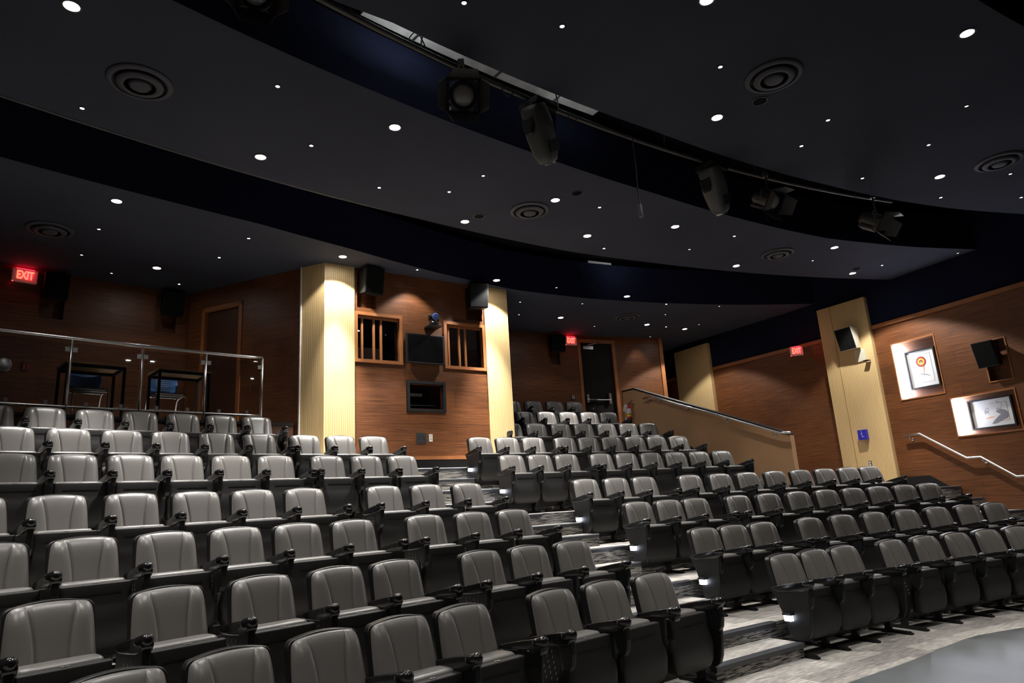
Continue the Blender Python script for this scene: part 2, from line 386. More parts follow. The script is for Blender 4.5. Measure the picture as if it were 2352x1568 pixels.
# ------------------------------------------------------------------ walls
def niche(th0, th1, z0, z1, d=.14): return (bs(th0), bs(th1), z0, z1, d, 0)
nb = [niche(-.8064, -.7948, 4.89, 5.60), niche(-.7477, -.7360, 4.895, 5.60), niche(-.4497, -.4380, 4.877, 5.57)]
wall('wall_back', BACK, 0, BACK.c[-1], ROW_Z[8]-.2, CEIL+.02, M['wood'], nb+[(bs(-.4183), bs(-.3845), ROW_Z[8]-.2, 5.50, .10, 2)])
setp(wbox(MB(), BACK, BACK.c[-1]-.01, BACK.c[-1]+.10, ROW_Z[8]-.2, CEIL, -.4, .03).obj('trim_3', M['trim_wood']), kind='structure')
# black crash door at the back
d0, d1 = bs(-.4183), bs(-.3845)
dr = setp(wbox(MB(), BACK, d0+.03, d1-.03, ROW_Z[8], 5.47, -.09, -.045).obj('door_1', M['door_black']), kind='structure')
b = MB()
for q in ((d0-.055, d0+.03, ROW_Z[8], 5.56), (d1-.03, d1+.055, ROW_Z[8], 5.56), (d0-.055, d1+.055, 5.47, 5.56)): wbox(b, BACK, *q, -.09, .015)
b.obj('door_frame', M['trim_wood'], dr)
b = MB(); wbox(b, BACK, bs(-.4154), bs(-.4154)+.07, 3.93, 4.13, -.045, .03, 1); wbox(b, BACK, bs(-.3911)-.07, bs(-.3911)+.0, 3.90, 4.16, -.045, .03, 1)
b.tube([(*BACK.at(bs(-.4148), .02), 4.0), (*BACK.at(bs(-.3917), .02), 4.0)], .019, m=0); b.obj('push_bar', [M['chrome'], M['steel']], dr, smooth=False)
b = MB(); wbox(b, BACK, bs(-.4146), bs(-.4048), 5.30, 5.38, -.045, .02, 0); b.tube([(*BACK.at(bs(-.4105), .03), 5.40), (*BACK.at(bs(-.4035), .10), 5.44)], .01, m=1); b.obj('door_closer', [M['steel'], M['steel']], dr)
# wooden door in the side wall of the booth
sdoor = (LS-2.607, LS-1.782)
wall('wall_side', LSIDE, 0, LS-.44, ROW_Z[6]-.1, CEIL+.02, M['wood'], [(sdoor[0], sdoor[1], ROW_Z[6]-.1, 5.26, .10, 2)])
dr2 = setp(wbox(MB(), LSIDE, sdoor[0]+.02, sdoor[1]-.02, ROW_Z[8], 5.24, -.09, -.05).obj('door_2', M['door_wood']), kind='structure')
b = MB()
for q in ((sdoor[0]-.05, sdoor[0]+.02, ROW_Z[8], 5.31), (sdoor[1]-.02, sdoor[1]+.05, ROW_Z[8], 5.31), (sdoor[0]-.05, sdoor[1]+.05, 5.24, 5.31)): wbox(b, LSIDE, *q, -.09, .02)
b.obj('door_frame', M['trim_wood'], dr2)
# booth front with its openings
WL = (.579, 1.344, 4.067, 4.84); WRr = (2.28, 3.045, 4.06, 4.845)
bh = [(*WL, .10, None), (*WRr, .10, None), (.575, .92, 4.965, 5.60, .14, 0), (2.715, 3.06, 4.965, 5.60, .14, 0), (1.50, 2.165, 3.258, 3.69, .10, None)]
wall('wall_booth', BOOTH, .0, 3.63, 2.385, CEIL+.02, M['wood'], bh)
setp(wbox(MB(), BOOTH, .0, 3.63, ROW_Z[5]-.3, 2.385, -.05, -.005).obj('baseboard_booth', M['black_paint']), kind='structure')
setp(wbox(MB(), BOOTH, .52, 3.10, 2.385, 2.445, 0, .012).obj('trim_4', M['trim_wood']), kind='structure')
wall('wall_booth_side', RSIDE, 0, RSIDE.c[-1], ROW_Z[5], CEIL+.02, M['wood'])
# booth interior box
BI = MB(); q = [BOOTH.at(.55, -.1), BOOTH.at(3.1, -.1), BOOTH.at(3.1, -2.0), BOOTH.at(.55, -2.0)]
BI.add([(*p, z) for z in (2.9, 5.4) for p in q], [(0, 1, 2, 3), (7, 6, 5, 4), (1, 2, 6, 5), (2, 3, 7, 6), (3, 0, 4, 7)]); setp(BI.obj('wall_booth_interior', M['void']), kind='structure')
for nm, (a, c, z0, z1), mull in (('window_1', WL, [.685, .897, 1.028]), ('window_2', WRr, [2.351, 2.573, 2.703])):
    b = MB(); wframe(b, BOOTH, a-.055, c+.055, z0-.055, z1+.052, .056, -.0, .018)
    w = setp(b.obj(nm, M['trim_wood']), kind='structure')
    b = MB()
    for s_ in mull: wbox(b, BOOTH, s_-.017, s_+.017, z0, z1, -.09, -.05)
    wbox(b, BOOTH, a, c, z1-.04, z1, -.09, -.05); b.obj('mullion', M['trim_wood'], w)
    wbox(MB(), BOOTH, a, c, z0, z1, -.085, -.078).obj('pane', M['glass'], w)
b = MB(); wbox(b, BOOTH, .62, 1.16, 2.91, 4.36, -.75, -.35, 0); wbox(b, BOOTH, .80, 1.0, 4.36, 4.38, -.62, -.45, 1)
setp(b.obj('projector_cabinet', [M['laminate'], M['ink']], bevel=.01), 'pale grey equipment cabinet behind the left booth window', 'cabinet')
b = MB(); wbox(b, BOOTH, 1.20, 1.27, 4.13, 4.28, -.62, -.60, 0); wbox(b, BOOTH, 1.18, 1.29, 2.905, 4.13, -.66, -.60, 1)
setp(b.obj('booth_monitor', [M['monitor_glow'], M['ink']]), 'small glowing blue monitor on a dark stand behind the left booth window', 'monitor')
# pale grooved columns either side of the booth
def column(name, pts, z0, z1, label):
    b = MB(); n = len(pts); s = 0; vs = []; fs = []; uv = []
    for i in range(n):
        a, c = pts[i], pts[(i+1) % n]; l = hypot(c[0]-a[0], c[1]-a[1]); k = len(vs)
        vs += [(*a, z0), (*c, z0), (*c, z1), (*a, z1)]; uv += [(s, z0), (s+l, z0), (s+l, z1), (s, z1)]; fs.append((k, k+1, k+2, k+3)); s += l+.018
    k = len(vs); vs += [(*p, z1) for p in pts]; uv += [(0.03, .5)]*n; fs.append(tuple(range(k, k+n)))
    b.add(vs, fs, 0, uv); return setp(b.obj(name, M['slat']), kind='structure')
fL, fR = BOOTH.at(0, .03), BOOTH.at(.52, .03); sL = LSIDE.at(LS-.46, .03)
column('trim_5', [sL, fL, fR, BOOTH.at(.52, -.03), LSIDE.at(LS-.44, -.10)], ROW_Z[5]-.02, CEIL, '')
cr0, cr1 = BOOTH.at(3.10, .03), BOOTH.at(3.635, .03)
column('trim_6', [cr0, cr1, (cr1[0]-.16, cr1[1]+.05), (cr0[0]-.05, cr0[1]+.10)], ROW_Z[5]-.02, CEIL, '')
setp(wbox(MB(), LSIDE, LS-.452, LS-.43, ROW_Z[6], CEIL, .0, .045).obj('trim_7', M['white']), kind='structure')
# right wall: wood below, navy above, recesses for the prints and the speaker
rh = [(7.50, 8.377, 3.165, 4.31, .16, 0), (8.462, 9.585, 2.31, 3.02, .16, 0), (9.235, 9.62, 3.21, 3.94, .14, 0)]
wall('wall_right', RIGHT, 0, RIGHT.c[-1], 0, 4.76, M['wood'], rh)
wall('wall_right', RIGHT, 0, RIGHT.c[-1], 4.80, 6.9, M['navy_wall_and_shade'], off=-.0)
b = MB()
for a, c in zip(RIGHT.c, RIGHT.c[1:]): wbox(b, RIGHT, a, c-1e-4, 4.74, 4.82, -.01, .035)
setp(b.obj('trim_8', M['trim_wood']), kind='structure')
b = MB()
for h in rh: wframe(b, RIGHT, h[0]-.022, h[1]+.022, h[2]-.022, h[3]+.022, .023, -.005, .012)
setp(b.obj('trim_9', M['trim_wood']), kind='structure')
# black skirting that follows the side stairs
def strip(name, path, pts, h, d0, d1, m):
    b = MB()
    for (a, za), (c, zc) in zip(pts, pts[1:]):
        p = [path.at(a, d1), path.at(c, d1), path.at(c, d0), path.at(a, d0)]
        b.hexa([(*p[0], za-h), (*p[1], zc-h), (*p[2], zc-h), (*p[3], za-h), (*p[0], za), (*p[1], zc), (*p[2], zc), (*p[3], za)])
    return setp(b.obj(name, m), kind='structure')
strip('baseboard_right', RIGHT, [(5.0, 1.63), (7.76, 1.63), (8.28, 1.285), (9.25, .77), (10.18, .30), (11.0, .14), (20.0, .14)], 1.0, 0, .02, M['black_paint'])
# other enclosing walls, out of the photograph
LW = Path([P(T0, 4.0), P(T0, RB)]); wall('wall_left', LW, 0, LW.c[-1], 0, 6.9, M['wood'])
fw = MB(); a, c = P(T0, 6.0), (11.0, -3.0); fw.add([(*a, 0), (*c, 0), (*c, 6.9), (*a, 6.9)], [(0, 1, 2, 3)]); setp(fw.obj('wall_front', M['navy_wall_and_shade']), kind='structure')
wall('wall_rear', Path([BACK.at(BACK.c[-1]), (4.1, 20.2)]), 0, 2.6, 1.3, 6.9, M['navy_wall_and_shade'])
# grooved pilasters leaning on the right wall
def pilaster(name, s0, s1, z0, z1, split=None):
    b = MB(); cs = [s0]+[c for c in RIGHT.c if s0 < c < s1]+[s1]; d = .10; vs = []; uv = []; fs = []
    for a, c in zip(cs, cs[1:]):
        k = len(vs); vs += [(*RIGHT.at(a, d), z0), (*RIGHT.at(c, d), z0), (*RIGHT.at(c, d), z1), (*RIGHT.at(a, d), z1)]; uv += [(a, z0), (c, z0), (c, z1), (a, z1)]; fs.append((k, k+1, k+2, k+3))
        k = len(vs); vs += [(*RIGHT.at(a, d), z1), (*RIGHT.at(c, d), z1), (*RIGHT.at(c, 0), z1), (*RIGHT.at(a, 0), z1)]; uv += [(.03, .5)]*4; fs.append((k, k+1, k+2, k+3))
    for s in (s0, s1):
        k = len(vs); vs += [(*RIGHT.at(s, d), z0), (*RIGHT.at(s, 0), z0), (*RIGHT.at(s, 0), z1), (*RIGHT.at(s, d), z1)]; uv += [(.03, .5)]*4; fs.append((k, k+1, k+2, k+3))
    b.add(vs, fs, 0, uv)
    if split: wbox(b, RIGHT, split, split+.012, z0, z1, d-.01, d+.006)
    return setp(b.obj(name, M['slat']), kind='structure')
pilaster('trim_60', 6.012, 7.145, 1.45, 5.47, 6.33)
pilaster('trim_61', 1.44, 2.707, 1.45, 5.50)
# half wall beside the upper stairs
HA, HB = (2.60, 16.2), (5.10, 12.76); HW = Path([HA, HB]); HL = HW.c[-1]
b = MB(); zt = [(0, 4.09), (.38, 4.09), (HL, 2.55)]
for (a, za), (c, zc) in zip(zt, zt[1:]):
    p = [HW.at(a, 0), HW.at(c, 0), HW.at(c, -.13), HW.at(a, -.13)]
    b.hexa([(*p[0], 1.0), (*p[1], 1.0), (*p[2], 1.0), (*p[3], 1.0), (*p[0], za-.035), (*p[1], zc-.035), (*p[2], zc-.035), (*p[3], za-.035)])
hwall = setp(b.obj('wall_stair', M['halfwall']), kind='structure')
b = MB()
for (a, za), (c, zc) in zip(zt, zt[1:]):
    p = [HW.at(a, .012), HW.at(c, .012), HW.at(c, -.142), HW.at(a, -.142)]
    b.hexa([(*p[0], za-.035), (*p[1], zc-.035), (*p[2], zc-.035), (*p[3], za-.035), (*p[0], za), (*p[1], zc), (*p[2], zc), (*p[3], za)])
setp(b.obj('trim_62', M['black_paint']), kind='structure')
setp(wbox(MB(), HW, -.05, .0, 3.0, 4.10, -.15, .02).obj('trim_63', M['trim_wood']), kind='structure')
strip('baseboard_stair', HW, [(0, 3.16), (.5, 3.16), (1.3, 2.74), (1.55, 2.74), (2.35, 2.30), (2.6, 2.30), (3.3, 1.66), (HL, 1.60)], 1.1, 0, .018, M['black_paint'])

# ------------------------------------------------------------------ ceiling: three concentric panels with slots between
TAB = {
 'Mf': [(-1.02, 21.73), (-.737, 21.75), (-.655, 21.78), (-.549, 21.9), (-.463, 22.1), (-.367, 22.35), (-.277, 22.42), (-.1, 22.42)],
 'Fr': [(-1.02, 20.93), (-.793, 20.90), (-.766, 20.80), (-.681, 20.73), (-.604, 20.69), (-.528, 20.73), (-.445, 20.79), (-.377, 20.87), (-.309, 20.92), (-.1, 20.92)],
 'Bf': [(-1.02, 25.45), (-.779, 25.43), (-.733, 25.46), (-.676, 25.65), (-.607, 26.0), (-.536, 26.32), (-.468, 26.35), (-.407, 26.28), (-.324, 26.09), (-.266, 25.89), (-.1, 25.6)],
 'Mr': [(-1.02, 24.09), (-.7, 24.1), (-.616, 24.15), (-.542, 24.2), (-.476, 24.16), (-.1, 24.13)]}
def panel(name, f0, f1, up, z=CEIL):
    b = MB(); n = 90; A = []; B = []
    for i in range(n+1):
        ta = T0+(th_wall(f0(-.3))-T0)*i/n; tb = T0+(th_wall(min(f1(-.3), 31))-T0)*i/n
        A.append(P(ta, f0(ta))); B.append(P(tb, f1(tb)))
    vs = [(*p, z) for p in A]+[(*p, z) for p in B]+[(*p, z+up) for p in A]+[(*p, z+.25) for p in B]
    k = n+1; fs = [(i, i+1, k+i+1, k+i) for i in range(n)]+[(i, 2*k+i, 2*k+i+1, i+1) for i in range(n)]+[(k+i, k+i+1, 3*k+i+1, 3*k+i) for i in range(n)]
    b.add(vs, fs); b.m = [1 if n <= i < 2*n else 0 for i in range(3*n)]; return setp(b.obj(name, [M['navy'], M['navy_wall_and_shade']]), kind='structure')  # panel fronts in darker navy: their shade is put into the colour
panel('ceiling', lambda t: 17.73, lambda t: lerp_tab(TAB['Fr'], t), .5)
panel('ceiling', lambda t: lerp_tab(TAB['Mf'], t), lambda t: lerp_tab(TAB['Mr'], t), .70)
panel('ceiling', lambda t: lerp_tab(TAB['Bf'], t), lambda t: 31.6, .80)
panel('ceiling', lambda t: 11.5, lambda t: 16.9, .5)
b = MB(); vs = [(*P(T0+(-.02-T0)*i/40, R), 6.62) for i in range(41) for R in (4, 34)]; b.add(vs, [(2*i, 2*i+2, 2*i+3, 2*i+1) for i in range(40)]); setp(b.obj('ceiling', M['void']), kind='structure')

# ------------------------------------------------------------------ theatre seat meshes (local: x right, -y forward, z up; origin on the floor under the top of the back)
def backrest_mesh():
    ts = [-1, -.97, -.92, -.84, -.74, -.64, -.55, -.49, -.465, -.45, -.435, -.41, -.34, -.22, -.08, .08, .22, .34, .41, .435, .45, .465, .49, .55, .64, .74, .84, .92, .97, 1]
    vv = [0, .08, .18, .3, .42, .54, .66, .76, .84, .90, .94, .97, .99, 1]
    vs = []; nu = len(ts)
    for v in vv:
        us = .34+.25*v**2.2
        for t in ts:
            a = abs(t); u = a/.45*us if a <= .45 else us+(a-.45)/.55*(1-us); sg = -1 if t < 0 else 1
            c = max(0, (u-.80)/.20); zt = .89-.020*u*u-.045*(1-sqrt(max(0, 1-c*c)))
            z = .50+(zt-.50)*v; hw = .232-.016*v-.006*v**6
            e = (1-u**5)**.5*(1-v**9)**.5
            y = -.26*(.89-z)+.034-.044*e
            if u > us: y -= .017*sin(pi*min(1, (u-us)/(1-us)))**.7*min(1, (1-v)*6)
            y += .010*math.exp(-((u-us)/.020)**2)*(1-v**10)
            vs.append((sg*u*hw, y, z))
    fs = [(i*nu+j, i*nu+j+1, (i+1)*nu+j+1, (i+1)*nu+j) for i in range(len(vv)-1) for j in range(nu-1)]
    loop = [i*nu for i in range(len(vv))]+[(len(vv)-1)*nu+j for j in range(1, nu)]+[i*nu+nu-1 for i in range(len(vv)-2, -1, -1)]
    base_i = len(vs)
    for i in loop:
        x, y, z = vs[i]; vs.append((x*.985, -.26*(.89-z)+.062, z))
    for k in range(len(loop)-1): fs.append((loop[k], base_i+k, base_i+k+1, loop[k+1]))
    return mesh_of('backrest', vs, fs, M['leather'], smooth=True)
def outline(hw0, hw1, zb, zt, dome, rc):
    pts = [(-hw0, zb), (hw0, zb)]
    for i in range(7): a = pi/2*i/6; pts.append((hw1-rc+rc*cos(a), zt-dome-rc+rc*sin(a)))
    for i in range(1, 8): x = (hw1-rc)*(1-2*i/8); pts.append((x, zt-dome*(x/(hw1-rc))**2))
    for i in range(7): a = pi/2+pi/2*i/6; pts.append((-hw1+rc+rc*cos(a), zt-dome-rc+rc*sin(a)))
    return pts
def back_shell_mesh():
    b = MB(); o = outline(.236, .226, .40, .898, .020, .05); n = len(o); fs = []; vs = []
    for y, sc in ((.036, .985), (.042, 1), (.082, 1), (.094, .96), (.098, .88)):
        for x, z in o: zz = .66+(z-.66)*sc; vs.append((x*sc, y-.26*(.89-zz), zz))
    for i in range(4):
        for j in range(n): fs.append((i*n+j, i*n+(j+1) % n, (i+1)*n+(j+1) % n, (i+1)*n+j))
    fs.append(tuple(range(4*n, 5*n))); fs.append(tuple(range(n))[::-1]); return mesh_of('back_shell', vs, fs, M['plastic'], smooth=False)
def loft(levels, ex, mats, name, smooth=True, n=28):
    vs = []; fs = []
    for z, hw, f0, f1 in levels:
        yc = -(f0+f1)/2; hd = (f1-f0)/2
        for k in range(n):
            a = 2*pi*k/n; c, s = cos(a), sin(a); vs.append((hw*(abs(c)**(2/ex))*(1 if c > 0 else -1), yc+hd*(abs(s)**(2/ex))*(1 if s > 0 else -1), z))
    for i in range(len(levels)-1):
        for k in range(n): fs.append((i*n+k, i*n+(k+1) % n, (i+1)*n+(k+1) % n, (i+1)*n+k))
    fs += [tuple(range(n))[::-1], tuple((len(levels)-1)*n+k for k in range(n))]
    return mesh_of(name, vs, fs, mats, smooth=smooth)
def seat_cushion_mesh():
    return loft([(.168, .15, .15, .25), (.178, .20, .12, .28), (.21, .238, .09, .30), (.30, .247, .075, .31), (.39, .245, .075, .31), (.425, .235, .085, .30), (.445, .215, .10, .29), (.50, .208, .10, .285), (.565, .208, .10, .285), (.585, .204, .105, .282), (.596, .193, .118, .27), (.599, .15, .15, .24)], 5, M['leather'], 'seat_cushion')
def seat_shell_mesh():
    lv = [(.145, .10, .26, .30), (.150, .17, .235, .325), (.172, .215, .235, .345), (.22, .240, .245, .365), (.32, .247, .26, .372), (.385, .240, .27, .368), (.42, .226, .275, .358), (.46, .220, .275, .350), (.53, .220, .272, .345), (.570, .221, .268, .342), (.579, .219, .267, .339), (.580, .20, .29, .325)]
    me = loft(lv, 7, [M['shell'], M['black_paint']], 'seat_shell')
    bm = bmesh.new(); bm.from_mesh(me)
    for x0, x1, z0, z1 in ((-.15, .15, .505, .515),):
        r = bmesh.ops.create_cube(bm, size=1); vsn = r['verts']
        for v in vsn: v.co = Vector(((x0+x1)/2+v.co.x*(x1-x0), -.3455+v.co.y*.008, (z0+z1)/2+v.co.z*(z1-z0)))
        for f in {f for v in vsn for f in v.link_faces}: f.material_index = 1; f.smooth = False
    bm.to_mesh(me); bm.free(); return me
def plate_mesh():
    b = MB(); n = 20
    vs = [(.024*cos(2*pi*k/n), -.308+.014*sin(2*pi*k/n), z) for z in (.5795, .5835) for k in range(n)]
    b.add(vs, [tuple(range(n, 2*n))]+[(k, (k+1) % n, n+(k+1) % n, n+k) for k in range(n)], 0)
    b.prism([(-.006, -.311), (-.0035, -.311), (.0, -.302), (.0035, -.311), (.006, -.311), (.0015, -.299), (-.0015, -.299)], .5836, .5842, 1, 'xy')
    return b.mesh('number_plate', [M['steel'], M['ink']])
ARM = [(-.045, .580), (-.060, .612), (-.16, .635), (-.29, .659), (-.41, .678), (-.455, .672), (-.462, .630), (-.44, .600), (-.36, .583), (-.22, .572), (-.10, .568)]
def arm_mesh(short=False):
    b = MB(); prof = ARM[:]
    if short: prof = ARM[:7]+[(-.462, .615), (-.452, .585), (-.435, .575), (-.42, .590), (-.36, .603), (-.22, .595), (-.10, .585)]
    b.prism(prof, -.034, .034); return b.mesh('armrest', M['gloss'], bevel=.009, seg=3, smooth=True)
def cap_mesh():
    b = MB(); n = 16; a = Vector((-.045, -.405, .658)); c = Vector((.005, -.465, .664)); d = (c-a).normalized()
    prof = [(.013, -.004), (.021, 0), (.025, .012), (.029, .030), (.033, .05), (.034, .066), (.031, .080), (.023, .092), (.011, .098), (0, .099)]
    b.lathe(prof, a, d, n, 0); b.lathe([(.0, -.0055), (.011, -.0055), (.011, -.003)], a, d, n, 1)
    return b.mesh('arm_cap', [M['gloss'], M['pale']], smooth=True)
def pillar_mesh():
    b = MB(); b.prism([(-.33, .605), (-.452, .625), (-.458, .54), (-.445, .465), (-.42, .430), (-.395, .422), (-.368, .435), (-.345, .49)], -.024, .024); return b.mesh('arm_pillar', M['plastic'], bevel=.010, seg=2)
def standard_mesh(slots=True):
    b = MB(); b.prism([(-.02, .585), (-.33, .60), (-.315, .44), (-.27, .20), (-.22, .10), (-.10, .10), (-.045, .2), (-.0, .45)], -.012, .012)
    if slots:  # pale strips painted on, standing in for light through the slots
        for c in range(3):
            for r in range(6):
                y = -.135-.055*c-.008*r; z = .53-.034*r
                for sx in (-.0125, .0125): b.hexa([(sx-.0006, y, z), (sx+.0006, y, z), (sx+.0006, y-.004, z), (sx-.0006, y-.004, z), (sx-.0006, y-.006, z+.018), (sx+.0006, y-.006, z+.018), (sx+.0006, y-.010, z+.018), (sx-.0006, y-.010, z+.018)], 1)
    return b.mesh('side_standard', [M['plastic'], M['pale']])
def leg_mesh():
    b = MB(); b.box(-.018, .018, -.20, -.13, .0, .14, 0); b.prism([(.06, .0), (.06, .022), (-.12, .034), (-.36, .030), (-.415, .018), (-.42, .0)], -.026, .026, 0); b.lathe([(.012, 0), (.012, .012), (0, .013)], (0, -.395, .022), m=1, n=10)
    return b.mesh('leg', [M['plastic'], M['gloss']], bevel=.004)
def beam_mesh(w): b = MB(); b.box(-w/2, w/2, -.145, -.045, .085, .150); return b.mesh('beam', M['plastic'], bevel=.006)
def end_panel_mesh():
    b = MB(); b.prism([(-.005, .600), (-.06, .612), (-.16, .633), (-.29, .655), (-.42, .672), (-.45, .660), (-.440, .58), (-.425, .46), (-.415, .33), (-.402, .24), (-.375, .175), (-.33, .148), (-.25, .142), (-.19, .160), (-.160, .20), (-.135, .30), (-.10, .42), (-.05, .53)], -.018, .018); return b.mesh('end_panel', M['plastic'], bevel=.008, seg=2)
def side_panel_mesh():
    b = MB(); b.prism([(-.04, .575), (-.44, .590), (-.425, .46), (-.405, .25), (-.36, .16), (-.2, .15), (-.13, .25), (-.05, .5)], -.009, .009); return b.mesh('side_panel', M['shell'], bevel=.006)
def aisle_light_meshes(sg):
    b = MB(); b.hexa([(0, -.235, .365), (sg*.045, -.235, .365), (sg*.045, -.150, .365), (0, -.150, .365), (0, -.235, .385), (sg*.055, -.240, .382), (sg*.055, -.145, .382), (0, -.150, .385)])
    c = MB(); c.hexa([(0, -.230, .315), (sg*.040, -.225, .315), (sg*.040, -.160, .315), (0, -.155, .315), (0, -.230, .3645), (sg*.040, -.230, .3645), (sg*.040, -.155, .3645), (0, -.155, .3645)])
    return b.mesh('light_hood', M['plastic']), c.mesh('light_lens', M['aisle_led'])
ME = dict(back=backrest_mesh(), bshell=back_shell_mesh(), cush=seat_cushion_mesh(), sshell=seat_shell_mesh(), plate=plate_mesh(), arm=arm_mesh(), arms=arm_mesh(True), cap=cap_mesh(), pil=pillar_mesh(), std=standard_mesh(), leg=leg_mesh(), beam=beam_mesh(.54), endp=end_panel_mesh(), sidep=side_panel_mesh())
HOOD = {s: aisle_light_meshes(s) for s in (-1, 1)}
ORD = ['zeroth', 'first', 'second', 'third', 'fourth', 'fifth', 'sixth', 'seventh', 'eighth', 'ninth', 'tenth', 'eleventh', 'twelfth', 'thirteenth', 'fourteenth', 'fifteenth', 'sixteenth', 'seventeenth', 'eighteenth']
def put_arm(root, x, kind, outer=0):
    """kind: pillar, short, gap, end"""
    a = link('armrest', ME['arms'] if kind in ('short', 'gap') else ME['arm'], root, (x, 0, 0))
    link('arm_cap', ME['cap'], a)
    if kind in ('pillar', 'end'): link('arm_pillar', ME['pil'], a)
    if kind == 'end':
        e = link('end_panel', ME['endp'], root, (x+outer*.012, 0, 0)); h = link('light_hood', HOOD[outer][0], e, (outer*.018, 0, 0)); link('light_lens', HOOD[outer][1], e, (outer*.018, 0, 0)); setp(h, 'black hood over the aisle light')
        link('leg', ME['leg'], root, (x, 0, 0))
    elif kind == 'gap': link('side_panel', ME['sidep'], root, (x, 0, 0)); link('leg', ME['leg'], root, (x, 0, 0))
    else: link('side_standard', ME['std'], root, (x, 0, 0)); link('leg', ME['leg'], root, (x, 0, 0))
def seat(k, th, left, right, label, group):
    x, y = P(th, ROW_R[k]); r = empty('theatre_seat', (x, y, ROW_Z[k]), -th, label, 'seat', group)
    link('backrest', ME['back'], r); link('back_shell', ME['bshell'], r)
    c = link('seat_cushion', ME['cush'], r); s = link('seat_shell', ME['sshell'], r); link('number_plate', ME['plate'], s); link('beam', ME['beam'], r)
    hw = .277
    if left: put_arm(r, -hw, left, -1)
    if right: put_arm(r, hw, right, 1)
    return r
LT = {0: [-.65826, -.68699, -.71507, -.75635, -.78137, -.80659, -.83331], 1: [-.65573, -.68218, -.70837, -.7492, -.77357, -.80087, -.82947, -.85924],
 2: [-.65215, -.67698, -.70376, -.7399, -.7646, -.78911, -.81368, -.8387], 3: [-.64877, -.67393, -.69863, -.73971, -.7635, -.78716, -.81121, -.83565],
 4: [-.66353, -.68549, -.70773, -.73509, -.75674, -.77858, -.79957, -.82115], 5: [-.65969, -.68068, -.702, -.72729, -.74907, -.77091, -.79209, -.81355],
 6: [-.7139, -.73359, -.75335, -.77409, -.79431, -.81491]}
RT = {0: [-.5657, -.54152, -.51741, -.47613, -.44668, -.41822, -.39033, -.36277], 1: [-.56434, -.54146, -.51773, -.47815, -.44909, -.42049, -.3915, -.36296, -.33495, -.30927],
 2: [-.56531, -.54152, -.51948, -.48393, -.45741, -.43083, -.40502, -.38045, -.35627, -.33203, -.30876], 3: [-.56524, -.54133, -.51858, -.47957, -.45305, -.42829, -.40326, -.37921, -.35614, -.33371, -.31305],
 4: [-.58832, -.56707, -.54607, -.5176, -.49628, -.47476, -.45299, -.43167, -.41035], 5: [-.58527, -.56414, -.54341, -.51702, -.49719, -.47665, -.45591, -.43576, -.41516],
 6: [-.51487, -.49374, -.47347, -.45241, -.43226, -.41321], 7: [-.50187, -.48218, -.46203, -.44227, -.42419], 8: [-.47217, -.45241, -.43362]}
ROWN = ['front row', 'second row', 'third row', 'fourth row', 'fifth row', 'sixth row', 'seventh row', 'eighth row', 'top row']
for k, l in LT.items():
    l = l[:]; d = (l[-1]-l[-3])/2
    while len(l) < (9 if k < 6 else 8) + (k in (1,)): l.append(l[-1]+d)
    n = len(l)
    for i, th in enumerate(l):
        if k < 6:
            left = 'short' if i == 0 else 'pillar'
            right = 'end' if i == 0 else ('gap' if i == 3 else None)
            lab = 'grey theatre seat, %s from the central stairs, %s of the left block' % (ORD[i+1], ROWN[k])
        else:
            left = 'pillar'; right = 'end' if i == 0 else None
            lab = 'dim grey theatre seat below the glass railing, %s from the column end' % ORD[i+1]
        seat(k, th, left, right, lab, 'theatre seats in the left block')
for k, l in RT.items():
    l = l[:]; d = (l[-1]-l[-3])/2
    if k == 0: l += [l[-1]+d, l[-1]+2*d]
    hidden = 0
    if k == 6: l = [l[0]+(l[0]-l[1])]+l; hidden = 1
    if k == 8: l = [l[0]+(l[0]-l[1])]+l; hidden = 1
    n = len(l)
    for i, th in enumerate(l):
        if k < 6:
            left = 'end' if i == 0 else 'pillar'
            if i == n-1 and k > 0: left = 'short'
            right = 'gap' if i == 2 else ('end' if i == n-1 else None)
            lab = 'grey theatre seat, %s from the central stairs, %s of the right block' % (ORD[i+1], ROWN[k])
        else:
            left = 'short' if i == n-1 else 'pillar'; right = 'end' if i == n-1 else None
            lab = 'grey theatre seat, %s from the right column, %s of the right block' % (ORD[i+1], ROWN[k])
        seat(k, th, left, right, lab, 'theatre seats in the right block')

# ------------------------------------------------------------------ glass railing in front of the wheelchair platform
RAIL = arc_path(26.95, -.90, -.7088, .2); rs = lambda th: (th+.90)*26.95*.99998
rt = base('glass_railing', (*P(-.78, 26.95), ROW_Z[8]), 'steel framed glass railing above the seventh row on the left', 'railing')
b = MB(); pts = [(*RAIL.at(RAIL.c[-1]*i/24), 4.06) for i in range(25)]; b.tube(pts, .024, 10); b.obj('top_rail', M['steel'], rt, smooth=True)
b = MB(); pts = [(*RAIL.at(RAIL.c[-1]*i/24), 3.135) for i in range(25)]; b.tube(pts, .017, 8); b.obj('bottom_rail', M['steel'], rt, smooth=True)
posts = [-.8704, -.838, -.8054, -.7730, -.7407, -.7088]
for th in posts: b = MB(); b.tube([(*P(th, 26.95), ROW_Z[8]+.012), (*P(th, 26.95), 4.06)], .019, 8); b.obj('post', M['steel'], rt, smooth=True)
for a, c in zip(posts, posts[1:]):
    b = MB(); wbox(b, RAIL, rs(a)+.035, rs(c)-.035, 3.16, 4.0, -.004, .004); g = b.obj('glass_pane', M['glass'], rt)
    for t in ((a+.26*(c-a)), (a+.74*(c-a))): b = MB(); wbox(b, RAIL, rs(t)-.022, rs(t)+.022, 3.15, 3.205, -.014, .014); b.obj('clamp', M['steel'], g)
    for s_ in (rs(a)+.045, rs(c)-.045): b = MB(); wbox(b, RAIL, s_-.028, s_+.028, 3.875, 3.935, -.014, .014); b.obj('clamp', M['steel'], g)

